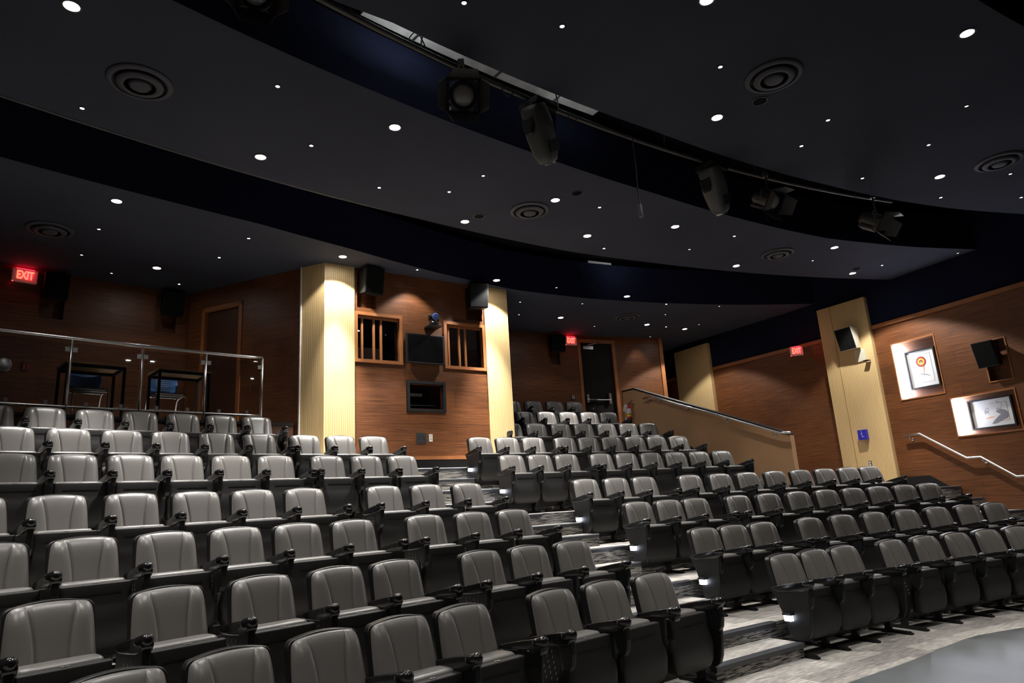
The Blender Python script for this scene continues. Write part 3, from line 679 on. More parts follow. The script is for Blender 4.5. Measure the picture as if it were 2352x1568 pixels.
# ------------------------------------------------------------------ exit signs
def text_mesh(s, size, mtl):
    cu = bpy.data.curves.new('letters', 'FONT'); cu.body = s; cu.size = size; cu.align_x = 'CENTER'; cu.align_y = 'CENTER'; cu.extrude = .004; cu.offset = size*.025
    o = bpy.data.objects.new('tmp', cu); COL.objects.link(o); bpy.context.view_layer.update()
    me = bpy.data.meshes.new_from_object(o.evaluated_get(bpy.context.evaluated_depsgraph_get())); bpy.data.objects.remove(o)
    me.materials.clear(); me.materials.append(mtl); return me
EXITM = text_mesh('EXIT', .185, M['exit_red'])
def exit_sign(loc, ang, label, glow=True):
    """ang: direction the text runs, plan angle"""
    r = empty('exit_sign', loc, ang, label, 'sign', 'lit red exit signs')
    b = MB(); b.box(-.165, .165, -.055, .0, 0, .215); h = link('housing', b.mesh('housing', M['exit_box'], bevel=.012), r)
    t = link('lettering', EXITM, r, (0, -.057, .108)); t.rotation_euler = (pi/2, 0, 0); t.scale = (.60, 1, 1); setp(t, 'red glowing EXIT letters')
    b = MB(); b.box(-.12, .12, -.045, -.01, .2155, .219); g = link('added_glow', b.mesh('added_glow', M['exit_glow']), r)  # added glowing strip that reddens the ceiling above the sign
    l = bpy.data.lights.new('lamp', 'POINT'); l.energy = .55; l.color = (1, .01, .03); l.shadow_soft_size = .01; lo = bpy.data.objects.new('lamp', l); COL.objects.link(lo); lo.parent = r; lo.location = (.05, -.12, .12)  # added red lamp before the face, boosts the glow of the letters
    b = MB(); b.ell((-.155, -.045, -.002), (.008, .008, .006)); link('test_lamp', b.mesh('test_lamp', M['exit_glow']), r)
    return r
exit_sign((*P(-.8147, RB-.03), 5.40), BACK.ang(bs(-.8147)), 'red lit EXIT sign at the far left, above the glass railing')
exit_sign((*P(-.4275, RB-.03), 5.372), BACK.ang(bs(-.4275)), 'red lit EXIT sign on the back wall just left of the black door')
x3 = RIGHT.at(5.47, .30); e3 = exit_sign((*x3, 4.52), RIGHT.ang(5.4)+radians(42), 'red lit EXIT sign on the right wall between the two pale pilasters')
e3.scale = (.85, .85, .95)
b = MB(); b.box(-.03, .03, -.03, .20, .03, .17); link('bracket', b.mesh('bracket', M['exit_box']), e3)

# ------------------------------------------------------------------ wall speakers
def speaker(loc, ang, w, h, d, tilt, label, cab='black_paint', group='dark wall speakers'):
    r = empty('wall_speaker', loc, ang, label, 'speaker', group)
    b = MB(); t = h*tilt
    b.hexa([(-w/2, -d+t, 0), (w/2, -d+t, 0), (w/2*.9, 0, .03), (-w/2*.9, 0, .03), (-w/2, -d, h), (w/2, -d, h), (w/2*.9, 0, h*.97), (-w/2*.9, 0, h*.97)]); link('cabinet', b.mesh('cabinet', M[cab], bevel=.008), r)
    b = MB(); b.hexa([(-w/2+.012, -d+t-.012, .015), (w/2-.012, -d+t-.012, .015), (w/2-.012, -d+t+.004, .015), (-w/2+.012, -d+t+.004, .015), (-w/2+.012, -d-.012, h-.015), (w/2-.012, -d-.012, h-.015), (w/2-.012, -d+.004, h-.015), (-w/2+.012, -d+.004, h-.015)]); link('grille', b.mesh('grille', M['grille'], bevel=.004), r)
    b = MB(); b.box(-.04, .04, -.02, .14, h*.35, h*.65); link('bracket', b.mesh('bracket', M['black_paint']), r)
    return r
def on(path, s, off, z): return (*path.at(s, off), z)
speaker(on(BACK, bs(-.8006), .0, 5.17), BACK.ang(bs(-.8006)), .35, .42, .26, .20, 'dark speaker high on the left back wall, beside the exit sign')
speaker(on(BACK, bs(-.7398), .0, 5.17), BACK.ang(bs(-.74)), .35, .42, .26, .20, 'dark speaker high on the left back wall, nearest the wooden door')
speaker(on(BACK, bs(-.4420), .0, 5.16), BACK.ang(bs(-.44)), .38, .42, .26, .20, 'dark speaker on the back wall left of the exit sign by the black door')
speaker(on(BOOTH, .765, .0, 5.17), radians(34.4)+.15, .36, .46, .28, .15, 'dark speaker above the left booth window')
speaker(on(BOOTH, 2.93, .0, 5.16), radians(34.4)-.25, .36, .46, .30, .15, 'dark speaker above the right booth window')
speaker(on(RIGHT, 6.75, .17, 4.36), RIGHT.ang(6.6)-.05, .40, .48, .26, .22, 'cream backed black speaker on the front pale pilaster', 'cream_box')
speaker(on(RIGHT, 9.36, .02, 3.45), RIGHT.ang(9.4)+.05, .36, .46, .26, .22, 'dark speaker in a wood recess above the framed bird pair print')
b = MB(); wbox(b, RIGHT, 6.74, 6.97, 4.10, 4.36, .10, .13); wbox(b, RIGHT, 6.96, 7.06, 4.075, 4.09, .12, .24, 1)
setp(b.obj('mounting_plate', [M['cream_box'], M['black_paint']]), 'cream mounting plate with a peg under the pilaster speaker', 'bracket')

# ------------------------------------------------------------------ booth fittings
t = wempty('wall_television', BOOTH, 1.81, 4.045, 'black flat television between the two booth windows', 'television')
wbox(MB(), BOOTH, 1.44, 2.185, 4.045, 4.58, .03, .08).obj('bezel', M['black_paint'], t, bevel=.008); wbox(MB(), BOOTH, 1.47, 2.155, 4.085, 4.555, .080, .083).obj('screen', M['dark_glass'], t)
wbox(MB(), BOOTH, 1.6, 2.0, 4.2, 4.45, .0, .03).obj('bracket', M['black_paint'], t)
t = wempty('equipment_hatch', BOOTH, 1.83, 3.20, 'black framed open hatch low on the booth wall', 'hatch')
b = MB(); wframe(b, BOOTH, 1.452, 2.198, 3.20, 3.74, .048, -.01, .05); b.obj('frame', M['black_paint'], t)
b = MB(); wbox(b, BOOTH, 1.50, 2.165, 3.258, 3.69, -.56, -.55); wbox(b, BOOTH, 1.5, 2.165, 3.36, 3.375, -.5, -.3); b.obj('back_panel', M['ink'], t)
wbox(MB(), BOOTH, 1.60, 1.66, 3.26, 3.60, -.45, -.42).obj('upright', M['trim_wood'], t)
wbox(MB(), BOOTH, 1.70, 1.95, 3.545, 3.60, -.40, -.395).obj('card', M['white'], t)
t = wempty('robotic_camera', BOOTH, 1.96, 4.71, 'black robotic camera on the booth wall above the television', 'camera')
c = BOOTH.at(1.96, .13); ca = radians(34.4)
b = MB(); wbox(b, BOOTH, 1.83, 2.07, 4.705, 4.735, 0, .22); b.obj('bracket', M['plastic'], t)
b = MB(); b.lathe([(.085, 0), (.09, .02), (.085, .07), (.06, .085)], (*c, 4.735)); b.obj('base', M['gloss'], t, smooth=True)
b = MB(); fx, fy = .565*.9, -.825*.9; c2 = (c[0]+UD[0]*.02, c[1]+UD[1]*.02)
for s_ in (-1, 1): q = (c[0]+s_*UD[0]*.085, c[1]+s_*UD[1]*.085); b.ell((*q, 4.885), (.022, .022, .075))
b.obj('yoke', M['gloss'], t, smooth=True)
b = MB(); b.lathe([(0, -.07), (.055, -.06), (.068, -.02), (.068, .05), (.062, .075)], (*c, 4.90), (.6, -.75, -.12)); hd = b.obj('camera_head', M['gloss'], t, smooth=True)
b = MB(); b.lathe([(.066, .070), (.066, .080), (.050, .082)], (*c, 4.90), (.6, -.75, -.12)); b.lathe([(.050, .078), (0, .072)], (*c, 4.90), (.6, -.75, -.12), m=1); b.obj('lens', [M['blue_ring'], M['dark_glass']], hd, smooth=True)
t = wempty('socket_panel', BOOTH, 1.71, 2.65, 'black panel of round connectors low on the booth wall', 'socket')
wbox(MB(), BOOTH, 1.62, 1.806, 2.65, 2.84, .0, .01).obj('plate', M['ink'], t)
for i, j in ((0, 0), (1, 0), (2, 0), (0, 1), (2, 1), (0, 2), (1, 2), (2, 2)):
    b = MB(); p_ = BOOTH.at(1.665+.047*i, .010); b.lathe([(.013, 0), (.013, .006), (.008, .006)], (*p_, 2.79-.046*j), (.565, -.825, 0), 12); b.obj('connector', M['steel'], t)
t = wempty('wall_outlet', BOOTH, 1.895, 2.69, 'cream double power outlet low on the booth wall', 'outlet', 'double power outlets')
b = MB(); wbox(b, BOOTH, 1.863, 1.93, 2.692, 2.816, .0, .008); b.obj('plate', M['white'], t, bevel=.003)
for z in (2.725, 2.775): wbox(MB(), BOOTH, 1.882, 1.911, z, z+.022, .008, .010).obj('socket', M['laminate'], t)
t = wempty('wall_outlet', RIGHT, 6.627, 1.89, 'small power outlet low on the front pale pilaster', 'outlet', 'double power outlets')
wbox(MB(), RIGHT, 6.60, 6.66, 1.89, 2.01, .10, .112).obj('plate', M['cast'], t, bevel=.003)
for z in (1.905, 1.957): wbox(MB(), RIGHT, 6.612, 6.648, z, z+.038, .112, .116).obj('socket', M['white'], t)
t = wempty('wall_outlet', HW, .08, 3.2, 'tiny pale outlet at the foot of the tan half wall beside the top seats', 'outlet')
wbox(MB(), HW, .03, .09, 3.33, 3.45, .02, .03).obj('plate', M['cream_box'], t, bevel=.003)
for z in (3.345, 3.395): wbox(MB(), HW, .045, .075, z, z+.03, .03, .033).obj('socket', M['white'], t)
# ------------------------------------------------------------------ handrails
def handrail(name, path, pts, off, brackets, label, zoff=0):
    t = base(name, (*path.at(pts[0][0], off), pts[0][1]), label, 'handrail')
    P3 = [(*path.at(a, off), z) for a, z in pts]; b = MB(); b.tube(P3, .021, 10); b.obj('rail', M['steel'], t, smooth=True)
    for s_, z in brackets:
        b = MB(); pw = path.at(s_, 0.0); pr = path.at(s_, off); dx, dy = pr[0]-pw[0], pr[1]-pw[1]
        b.lathe([(.034, 0), (.034, .008), (.02, .014)], (*pw, z-.085), (dx, dy, 0), 14); b.tube([(*pw, z-.085), (*pr, z-.075), (*pr, z-.02)], .008, 8); b.obj('bracket', M['chrome'], t, smooth=True)
    return t
handrail('wall_handrail', RIGHT, [(7.43, 2.44), (7.767, 2.44), (8.566, 1.895), (8.813, 1.895), (9.342, 1.51), (9.70, 1.51), (10.4, 1.0), (10.8, 1.0)], .08, [(7.55, 2.44), (8.84, 1.89), (9.6, 1.51)], 'bright steel handrail stepping down the wood wall at the right')
zc = lambda s: 4.09-(s-.38)/(HL-.38)*1.54
hs = [.55, .80, 1.6, 2.6, 3.4, HL-.16, HL-.02]
handrail('stair_handrail', HW, [(.72, 3.775), (.985, 3.79), (1.769, 3.474), (2.657, 3.143), (4.107, 2.57), (4.31, 2.555)], .075, [(.86, 3.79), (1.15, 3.72), (1.95, 3.405), (2.9, 3.045), (3.95, 2.63)], 'long steel handrail on the tan half wall beside the upper stairs')
# ------------------------------------------------------------------ fire extinguisher
ex, ey = HW.at(.25, .10)
t = base('fire_extinguisher', (ex, ey, 3.33), 'red fire extinguisher with a paper tag on the tan half wall', 'fire extinguisher')
b = MB(); b.lathe([(.0, 0), (.055, .003), (.06, .02), (.06, .30), (.052, .335), (.03, .36), (.018, .375), (.018, .40)], (ex, ey, 3.33)); b.obj('cylinder', M['red'], t, smooth=True)
b = MB(); b.lathe([(.0608, .16), (.0608, .28)], (ex, ey, 3.33)); b.lathe([(.0608, .09), (.0608, .145)], (ex, ey, 3.33), m=1); b.lathe([(.0615, .145), (.0615, .16)], (ex, ey, 3.33), m=2); b.obj('label_band', [M['white'], M['yellow'], M['ink']], t)
b = MB(); b.tube([(ex, ey, 3.72), (ex+.04, ey-.03, 3.76), (ex+.10, ey-.05, 3.79)], .008); b.tube([(ex, ey, 3.72), (ex+.06, ey-.04, 3.72), (ex+.13, ey-.05, 3.70)], .008); b.obj('handle', M['ink'], t)
b = MB(); b.hexa([(ex-.15, ey-.07, 3.56), (ex-.08, ey-.07, 3.53), (ex-.08, ey-.068, 3.53), (ex-.15, ey-.068, 3.56), (ex-.10, ey-.07, 3.72), (ex-.03, ey-.07, 3.69), (ex-.03, ey-.068, 3.69), (ex-.10, ey-.068, 3.72)]); b.obj('tag', M['paper'], t)
b = MB(); b.box(ex-.05, ex+.05, ey-.05, ey+.03, 3.27, 3.328); b.obj('bracket', M['ink'], t)

# ------------------------------------------------------------------ framed prints with light strips
def disc(b, path, s, z, off, r, m, r0=0, n=28, sx=1, a0=0, a1=2*pi, rot=0):
    vs = []; full = abs(a1-a0-2*pi) < 1e-6
    for k in range(n+1):
        a = a0+(a1-a0)*k/n
        for rr in (r0, r):
            u, v = rr*sx*cos(a), rr*sin(a); u, v = u*cos(rot)-v*sin(rot), u*sin(rot)+v*cos(rot); vs.append((*path.at(s+u, off), z+v))
    b.add(vs, [(2*k, 2*k+2, 2*k+3, 2*k+1) for k in range(n)], m)
def stroke(b, path, pts, off, w, m):
    ws = w if isinstance(w, list) else [w]*len(pts); vs = []
    for i, (s, z) in enumerate(pts):
        a = pts[max(0, i-1)]; c = pts[min(len(pts)-1, i+1)]; dx, dz = c[0]-a[0], c[1]-a[1]; l = hypot(dx, dz) or 1; nx, nz = -dz/l*ws[i]/2, dx/l*ws[i]/2
        vs += [(*path.at(s+nx, off), z+nz), (*path.at(s-nx, off), z-nz)]
    b.add(vs, [(2*i, 2*i+2, 2*i+3, 2*i+1) for i in range(len(pts)-1)], m)
def framed(s0, s1, z0, z1, label):
    t = base('framed_print', (*RIGHT.at((s0+s1)/2, -.1), z0), label, 'picture')
    b = MB(); wframe(b, RIGHT, s0, s1, z0, z1, .028, -.155, -.10); b.obj('frame', M['black_paint'], t)
    b = MB(); wbox(b, RIGHT, s0+.02, s1-.02, z0+.02, z1-.02, -.15, -.125); f = b.obj('paper', M['paper'], t)
    b = MB(); i = .105; w = .004
    for q in ((s0+i, s1-i, z1-i-w, z1-i), (s0+i, s1-i, z0+i, z0+i+w), (s0+i, s0+i+w, z0+i, z1-i), (s1-i-w, s1-i, z0+i, z1-i)): wbox(b, RIGHT, *q, -.125, -.1235)
    b.obj('ruled_border', M['ink'], f); return t, f
t, f = framed(7.665, 8.275, 3.335, 4.115, 'framed print of a bird with a round striped crest, upright, on the right wall')
b = MB(); s, z, o = 7.965, 3.865, -.123
for r, m, k in ((.105, 1, 0), (.088, 2, 1), (.074, 0, 2), (.062, 3, 3), (.040, 2, 4), (.022, 4, 5)): disc(b, RIGHT, s, z, o+.0004*k, r, m)
disc(b, RIGHT, s, z-.02, o+.003, .016, 6); stroke(b, RIGHT, [(s-.02, z-.09), (s-.03, z-.16), (s-.03, z-.26), (s-.02, z-.36)], o, .004, 5); stroke(b, RIGHT, [(s+.035, z-.07), (s+.035, z-.15), (s+.012, z-.25)], o, [.03, .02, .006], 0)
stroke(b, RIGHT, [(s+.02, z-.09), (s+.03, z-.17), (s+.015, z-.27), (s+.01, z-.38)], o, .004, 5); stroke(b, RIGHT, [(s-.09, z-.235), (s, z-.26), (s+.08, z-.28), (s+.14, z-.315)], o+.0005, [.006, .016, .016, .006], 5)
b.obj('bird_artwork', [M['orange_ink'], M['maroon'], M['red'], M['yellow_ink'], M['green_ink'], M['ink_grey'], M['paper']], f)
t, f = framed(8.675, 9.445, 2.395, 2.94, 'framed print of two long necked dark winged birds, wide, on the right wall')
b = MB(); s, z = 8.95, 2.66
disc(b, RIGHT, s-.02, z-.01, o, .075, 1, n=20, sx=1.15, a0=.3, a1=3.6); disc(b, RIGHT, s+.04, z+.07, o, .032, 2, .026, sx=.9); stroke(b, RIGHT, [(s+.05, z+.04), (s+.06, z+.0), (s+.065, z-.03)], o, [.01, .008, .003], 0)
stroke(b, RIGHT, [(s-.04, z-.09), (s+.02, z-.085), (s+.09, z-.07), (s+.15, z-.075)], o, [.004, .014, .018, .004], 3)
s = 9.20
disc(b, RIGHT, s+.02, z-.05, o, .10, 0, n=20, sx=1.2, a0=-.9, a1=2.4); stroke(b, RIGHT, [(s+.10, z-.06), (s+.0, z-.10), (s-.10, z-.16), (s-.17, z-.19)], o+.0005, [.10, .10, .07, .01], 0)
for i in range(9): stroke(b, RIGHT, [(s-.12+.03*i, z-.15+.012*i), (s-.14+.03*i, z-.20+.014*i)], o+.001, .012, 0)
stroke(b, RIGHT, [(s-.0, z+.03), (s+.03, z+.07), (s+.055, z+.12), (s+.05, z+.17), (s+.02, z+.19), (s-.01, z+.18)], o, .005, 2); stroke(b, RIGHT, [(s-.01, z+.18), (s-.03, z+.225)], o, [.016, .003], 0); disc(b, RIGHT, s-.02, z+.05, o, .035, 1)
b.obj('bird_artwork', [M['ink_grey'], M['lilac'], M['ink'], M['orange_ink']], f)
for s_, z0, z1, lb in ((7.515, 3.17, 4.305, 'bright white light strip beside the upright framed print'), (8.475, 2.315, 3.015, 'bright white light strip beside the wide framed print')):
    t = base('light_strip', (*RIGHT.at(s_, 0), z0), lb, 'light', 'light strips beside the prints')
    wbox(MB(), RIGHT, s_-.013, s_-.004, z0, z1, -.152, -.004).obj('channel', M['steel'], t); wbox(MB(), RIGHT, s_-.004, s_+.016, z0+.01, z1-.01, -.148, -.008).obj('tube', M['led'], t, bevel=.004)
# blue holder on the pilaster
t = base('leaflet_holder', (*RIGHT.at(6.615, .1), 2.45), 'blue acrylic leaflet holder on the front pale pilaster', 'holder')
wbox(MB(), RIGHT, 6.52, 6.705, 2.452, 2.66, .10, .19).obj('box', M['blue_acrylic'], t, bevel=.004)
b = MB(); stroke(b, RIGHT, [(6.60, 2.64), (6.615, 2.60), (6.61, 2.56), (6.63, 2.52), (6.66, 2.50)], .1915, .007, 0); stroke(b, RIGHT, [(6.58, 2.575), (6.63, 2.58)], .1915, .006, 0); stroke(b, RIGHT, [(6.60, 2.53), (6.62, 2.51)], .1915, .006, 0); b.obj('white_mark', M['white'], t)
# small things on the left back wall
t = wempty('wall_disc', BACK, bs(-.8190), 3.98, 'round grey clock face at the far left behind the glass railing', 'clock')
pc = BACK.at(bs(-.8190), .0); b = MB(); b.lathe([(.105, 0), (.11, .03), (.098, .035)], (*pc, 4.07), (pc[0]*-1+CX, CY-pc[1], 0)); b.obj('rim', M['steel'], t, smooth=True); b = MB(); b.lathe([(.098, .028), (0, .028)], (*pc, 4.07), (CX-pc[0], CY-pc[1], 0)); b.obj('face', M['cast'], t)
t = wempty('strobe_alarm', BACK, bs(-.8094), 4.01, 'small alarm with red marks behind the glass railing at the left', 'alarm', 'wall alarms')
wbox(MB(), BACK, bs(-.8110), bs(-.8078), 4.01, 4.125, 0, .03).obj('housing', M['cast'], t)
for a in (-.8106, -.8088): wbox(MB(), BACK, bs(a), bs(a)+.022, 4.02, 4.115, .03, .034).obj('red_stripe', M['red'], t)
t = wempty('strobe_alarm', BACK, bs(-.4288), 4.00, 'small alarm with pale marks on the back wall left of the black door', 'alarm', 'wall alarms')
wbox(MB(), BACK, bs(-.4301), bs(-.4274), 4.0, 4.11, 0, .03).obj('housing', M['cast'], t)
for a in (-.4299, -.4284): wbox(MB(), BACK, bs(a), bs(a)+.02, 4.01, 4.10, .03, .034).obj('pale_stripe', M['paper'], t)

# ------------------------------------------------------------------ desks and blue chairs on the platform
def desk(c, th, label):
    r = empty('desk', (c[0], c[1], ROW_Z[8]), -th, label, 'desk', 'small desks on the platform'); w, d = .74, .56
    b = MB(); b.box(-w/2, w/2, 0, d, .747, .764, 0); b.box(-w/2-.004, w/2+.004, -.004, d+.004, .746, .770, 1); link('desk_top', b.mesh('desk_top', [M['laminate'], M['maple_edge']]), r)
    b = MB()
    for q in ((-w/2+.01, w/2-.01, .01, .04), (-w/2+.01, w/2-.01, d-.04, d-.01), (-w/2+.01, -w/2+.04, .04, d-.04), (w/2-.04, w/2-.01, .04, d-.04)): b.box(*q, .705, .746)
    link('apron', b.mesh('apron', M['black_paint']), r)
    for x in (-w/2+.025, w/2-.025):
        for y in (.025, d-.025): b = MB(); b.box(x-.017, x+.017, y-.017, y+.017, 0, .746); link('leg', b.mesh('leg', M['black_paint']), r)
    return r
desk((-5.75, 9.05), -.795, 'small black framed desk behind the railing, the left one'); desk((-4.88, 9.77), -.756, 'small black framed desk behind the railing, the right one')
def blue_chair(c, th, label):
    r = empty('stacking_chair', (c[0], c[1], ROW_Z[8]), -th, label, 'chair', 'blue stacking chairs at the desks')
    vs = []; nu, nv = 14, 10                                      # chair faces -y, its back at +y
    for i in range(nv+1):
        for j in range(nu+1):
            u = j/nu*2-1; v = i/nv; hw = .19+.035*sin(v*pi*.9+.3)-.02*(1-v); zz = .50+.36*v-.03*abs(u)**4*(v > .5)
            vs.append((u*hw, .20+.07*v+.05*(1-u*u)-.05, zz))
    n0 = len(vs); vs += [(x, y+.012, z) for x, y, z in vs]; W = nu+1
    fs = [(i*W+j, i*W+j+1, (i+1)*W+j+1, (i+1)*W+j) for i in range(nv) for j in range(nu)]; fs += [tuple(n0+k for k in f[::-1]) for f in fs]
    ed = [i*W for i in range(nv+1)]+[nv*W+j for j in range(1, W)]+[i*W+nu for i in range(nv-1, -1, -1)]+[j for j in range(nu-1, -1, -1)]
    fs += [(a, c_, n0+c_, n0+a) for a, c_ in zip(ed, ed[1:])]
    b = MB(); b.add(vs, fs, 0)
    for i in range(6):
        for j in range(8):
            x = (-.0875+.025*j); z = .56+.032*i; v = (z-.5)/.36; y = .20+.07*v+.05*(1-(x/.2)**2)-.05-.0015; b.box(x-.006, x+.006, y, y+.003, z, z+.006, 1)
    link('backrest', b.mesh('backrest', [M['blue_plastic'], M['pale']], smooth=True), r)
    b = MB(); b.box(-.21, .21, -.20, .20, .445, .46); link('seat', b.mesh('seat', M['plastic'], bevel=.006), r)
    for sx in (-1, 1):
        b = MB(); x = sx*.215
        b.tube([(x, .30, .0), (x, .18, .40), (x, .10, .43), (x, -.15, .43), (x, -.215, .40), (x, -.25, .0)], .011, 8); link('leg', b.mesh('leg', M['chrome'], smooth=True), r)
        b = MB(); b.tube([(x*.8, .15, .43), (x*.9, .24, .5), (x*.85, .235, .62)], .010, 8); link('back_post', b.mesh('back_post', M['chrome'], smooth=True), r)
    b = MB(); b.tube([(-.215, -.19, .415), (.215, -.19, .415)], .010, 8); b.tube([(-.215, .10, .43), (.215, .10, .43)], .010, 8); link('crossbar', b.mesh('crossbar', M['chrome'], smooth=True), r)
    return r
blue_chair((-6.05, 9.33), -.79, 'blue stacking chair tucked under the left desk behind the railing'); blue_chair((-5.29, 10.05), -.80, 'brightly lit blue stacking chair tucked under the right desk behind the railing')

# ------------------------------------------------------------------ ceiling fittings
def downlight(x, y, big, label, group, m=None, dim=False):
    t = base('downlight' if big else 'pinhole_light', (x, y, CEIL-.008), label, 'downlight', group); r = .062 if big else .022
    b = MB(); b.lathe([(r*.93, .0078), (r*.95, 0), (r*1.22, .0), (r*1.25, .0075)], (x, y, CEIL-.008), n=24 if big else 12); b.obj('trim_ring', M['black_paint' if not big else 'cast'], t)
    b = MB(); b.lathe([(r*.93, .0065), (0, .0055)], (x, y, CEIL-.008), n=24 if big else 12); b.obj('lens', m or (M['lamp_big'] if big else (M['lamp_dim'] if dim else M['lamp_small'])), t)
    return t
BIG = {'front': [((2.48, 6.85), 1), ((4.54, 5.63), 1), ((1.86, 4.97), 1), ((6.15, 8.73), 1)],
 'middle': [((-3.4, 4.6), 1), ((-1.15, 6.65), 1), ((-2.81, 7.1), 1), ((.73, 8.73), 1), ((-.59, 9.27), 1), ((2.69, 9.95), 1), ((1.31, 10.11), 1), ((5.85, 11.35), 1), ((4.3, 12.02), 1), ((6.92, 12.91), 1)],
 'back': [((-5.01, 7.97), 2.2), ((-5.75, 10.36), .35), ((-2.69, 10.36), 2.0), ((-.22, 12.01), 2.0), ((2.47, 13.55), 1), ((1.15, 14.9), 1.0), ((3.34, 16.02), .7), ((4.43, 16.7), .5)]}
EXTRA = [((-.9, 8.3-4.2), 1.0), ((-5.3, 5.4), 1.3), ((-4.6, 3.3), 1), ((8.2, 9.0), .35), ((5.6, 3.2), 1), ((3.6, 2.2), 1), ((8.0, 5.6), 1), ((1.0, 1.2), 1), ((-2.2, 1.6), 1), ((6.6, 6.6), 1)]  # unseen lamps without fittings, added to light the seat fronts
SMALL = {'front': [(.62, 5.19), (-.23, 4.83), (2.25, 5.92), (3.83, 7.05), (3.75, 7.62), (5.37, 6.93), (5.44, 7.79), (5.01, 8.63), (7.18, 8.78), (6.6, 9.45), (7.95, 9.63)],
 'middle': [(-2.15, 5.8), (-4.18, 5.96), (-2.16, 6.92), (-.24, 7.89), (-1.61, 8.04), (-.72, 8.28), (1.39, 9.06), (3.8, 10.51), (1.65, 10.71), (3.17, 11.0), (5.73, 11.99), (7.31, 12.52), (8.51, 12.07)],
 'back': [(-1.59, 11.19), (-5.73, 8.77), (-3.86, 9.4), (-4.6, 10.08), (-6.53, 9.64), (-5.79, 11.18), (-6.56, 10.47), (.22, 13.49), (.19, 14.44), (.94, 12.67), (1.56, 13.89), (3.46, 14.32), (4.76, 14.76), (3.62, 15.19), (3.88, 16.35), (2.03, 15.87), (4.7, 16.33), (3.66, 17.32)]}
DIMS = {(5.37, 6.93), (-.24, 7.89), (3.17, 11.0), (5.73, 11.99), (8.51, 12.07), (-6.53, 9.64), (-6.56, 10.47), (.22, 13.49), (.19, 14.44), (.94, 12.67), (1.56, 13.89), (4.76, 14.76), (2.03, 15.87), (4.7, 16.33), (3.66, 17.32), (3.62, 15.19)}
def spot(x, y, w, size=78, z=CEIL-.03, blend=.55, col=(1, .965, .915), parent=None, tgt=None, rad=.05):
    l = bpy.data.lights.new('lamp', 'SPOT'); l.energy = w; l.spot_size = radians(size); l.spot_blend = blend; l.shadow_soft_size = rad; l.color = col
    o = bpy.data.objects.new('lamp', l); COL.objects.link(o); o.location = (x, y, z)
    if tgt: o.rotation_euler = (Vector(tgt)-Vector((x, y, z))).to_track_quat('-Z', 'Y').to_euler()
    return o
SPOTW = 190
CORE = {(-5.01, 7.97): 8, (-2.69, 10.36): 13, (-.22, 12.01): 13, (-5.75, 10.36): 2.2, (2.47, 13.55): 3, (1.15, 14.9): 8, (3.34, 16.02): 1.4, (4.43, 16.7): 2.8, (-3.4, 4.6): 1.8, (-2.81, 7.1): 6.5, (-.59, 9.27): 5.5, (1.31, 10.11): 3, (-1.15, 6.65): 1.9, (.73, 8.73): 2.6, (2.69, 9.95): 1.7, (4.3, 12.02): 1.5, (5.85, 11.35): 1.2, (6.92, 12.91): 3.8, (2.48, 6.85): 1.9, (4.54, 5.63): 1.9, (1.86, 4.97): 1.6, (6.15, 8.73): 1.5}
SPILL = {(-2.69, 10.36): .10, (-.22, 12.01): .10, (-.59, 9.27): .34, (6.92, 12.91): .5, (4.43, 16.7): .35, (-5.75, 10.36): .01, (-5.01, 7.97): .01, (1.15, 14.9): .01, (-2.81, 7.1): .02}
for pn, l in BIG.items():
    for i, ((x, y), w) in enumerate(sorted(l, key=lambda q: q[0][0]/max(.3, q[0][1]))):
        downlight(x, y, True, 'large bright downlight, %s from the left among the large ones on the %s ceiling panel' % (ORD[i+1], pn), 'large downlights on the %s ceiling panel' % pn)
        c_ = CORE[(x, y)]
        spot(x, y, SPOTW*c_, 68 if pn != 'back' else 46, blend=1.0)
        spot(x, y, SPOTW*SPILL.get((x, y), .04)*c_, 110, blend=.2)
for (x, y), w in EXTRA: spot(x, y, SPOTW*w*1.25, 88, blend=.8)
spot(-1.59, 11.19, 75, 100, blend=.35); spot(3.35, 17.05, 16, 80, blend=.5)
for pn, l in SMALL.items():
    for i, (x, y) in enumerate(sorted(l, key=lambda q: q[0]/max(.3, q[1]))):
        downlight(x, y, False, 'tiny pinhole light, %s from the left among the tiny ones on the %s ceiling panel' % (ORD[i+1], pn), 'pinhole lights on the %s ceiling panel' % pn, dim=(x, y) in DIMS)
VL = ['large round air diffuser on the middle ceiling panel at the far left', 'large round air diffuser on the front ceiling panel above the hanging spotlights', 'round air diffuser on the front ceiling panel at the right edge', 'round air diffuser at the centre of the middle ceiling panel', 'round air diffuser on the back ceiling panel above the left exit sign', 'round air diffuser on the middle ceiling panel at the right', 'small looking round air diffuser on the back ceiling panel, right of the booth']
for (x, y), lb in zip([(-3.4, 5.61), (2.86, 6.13), (6.74, 8.37), (.37, 9.02), (-6.36, 8.68), (4.88, 11.49), (2.72, 15.17)], VL):
    t = base('air_diffuser', (x, y, CEIL-.06), lb, 'vent', 'round air diffusers')
    b = MB(); b.lathe([(.29, .06), (.285, .045), (.24, .030), (.235, .036), (.275, .055)], (x, y, CEIL-.06), n=40); b.obj('outer_ring', M['vent'], t, smooth=True)
    b = MB(); b.lathe([(.205, .04), (.20, .018), (.14, .004), (.135, .010), (.19, .04)], (x, y, CEIL-.06), n=36); b.obj('middle_ring', M['vent'], t, smooth=True)
    b = MB(); b.lathe([(.105, .03), (.085, .0), (.07, -.004), (0, -.004)], (x, y, CEIL-.06), n=28); b.obj('centre_cone', M['vent'], t, smooth=True)
    b = MB(); b.lathe([(.28, .0555), (0, .0555)], (x, y, CEIL-.06), n=28); b.obj('throat', M['void'], t)
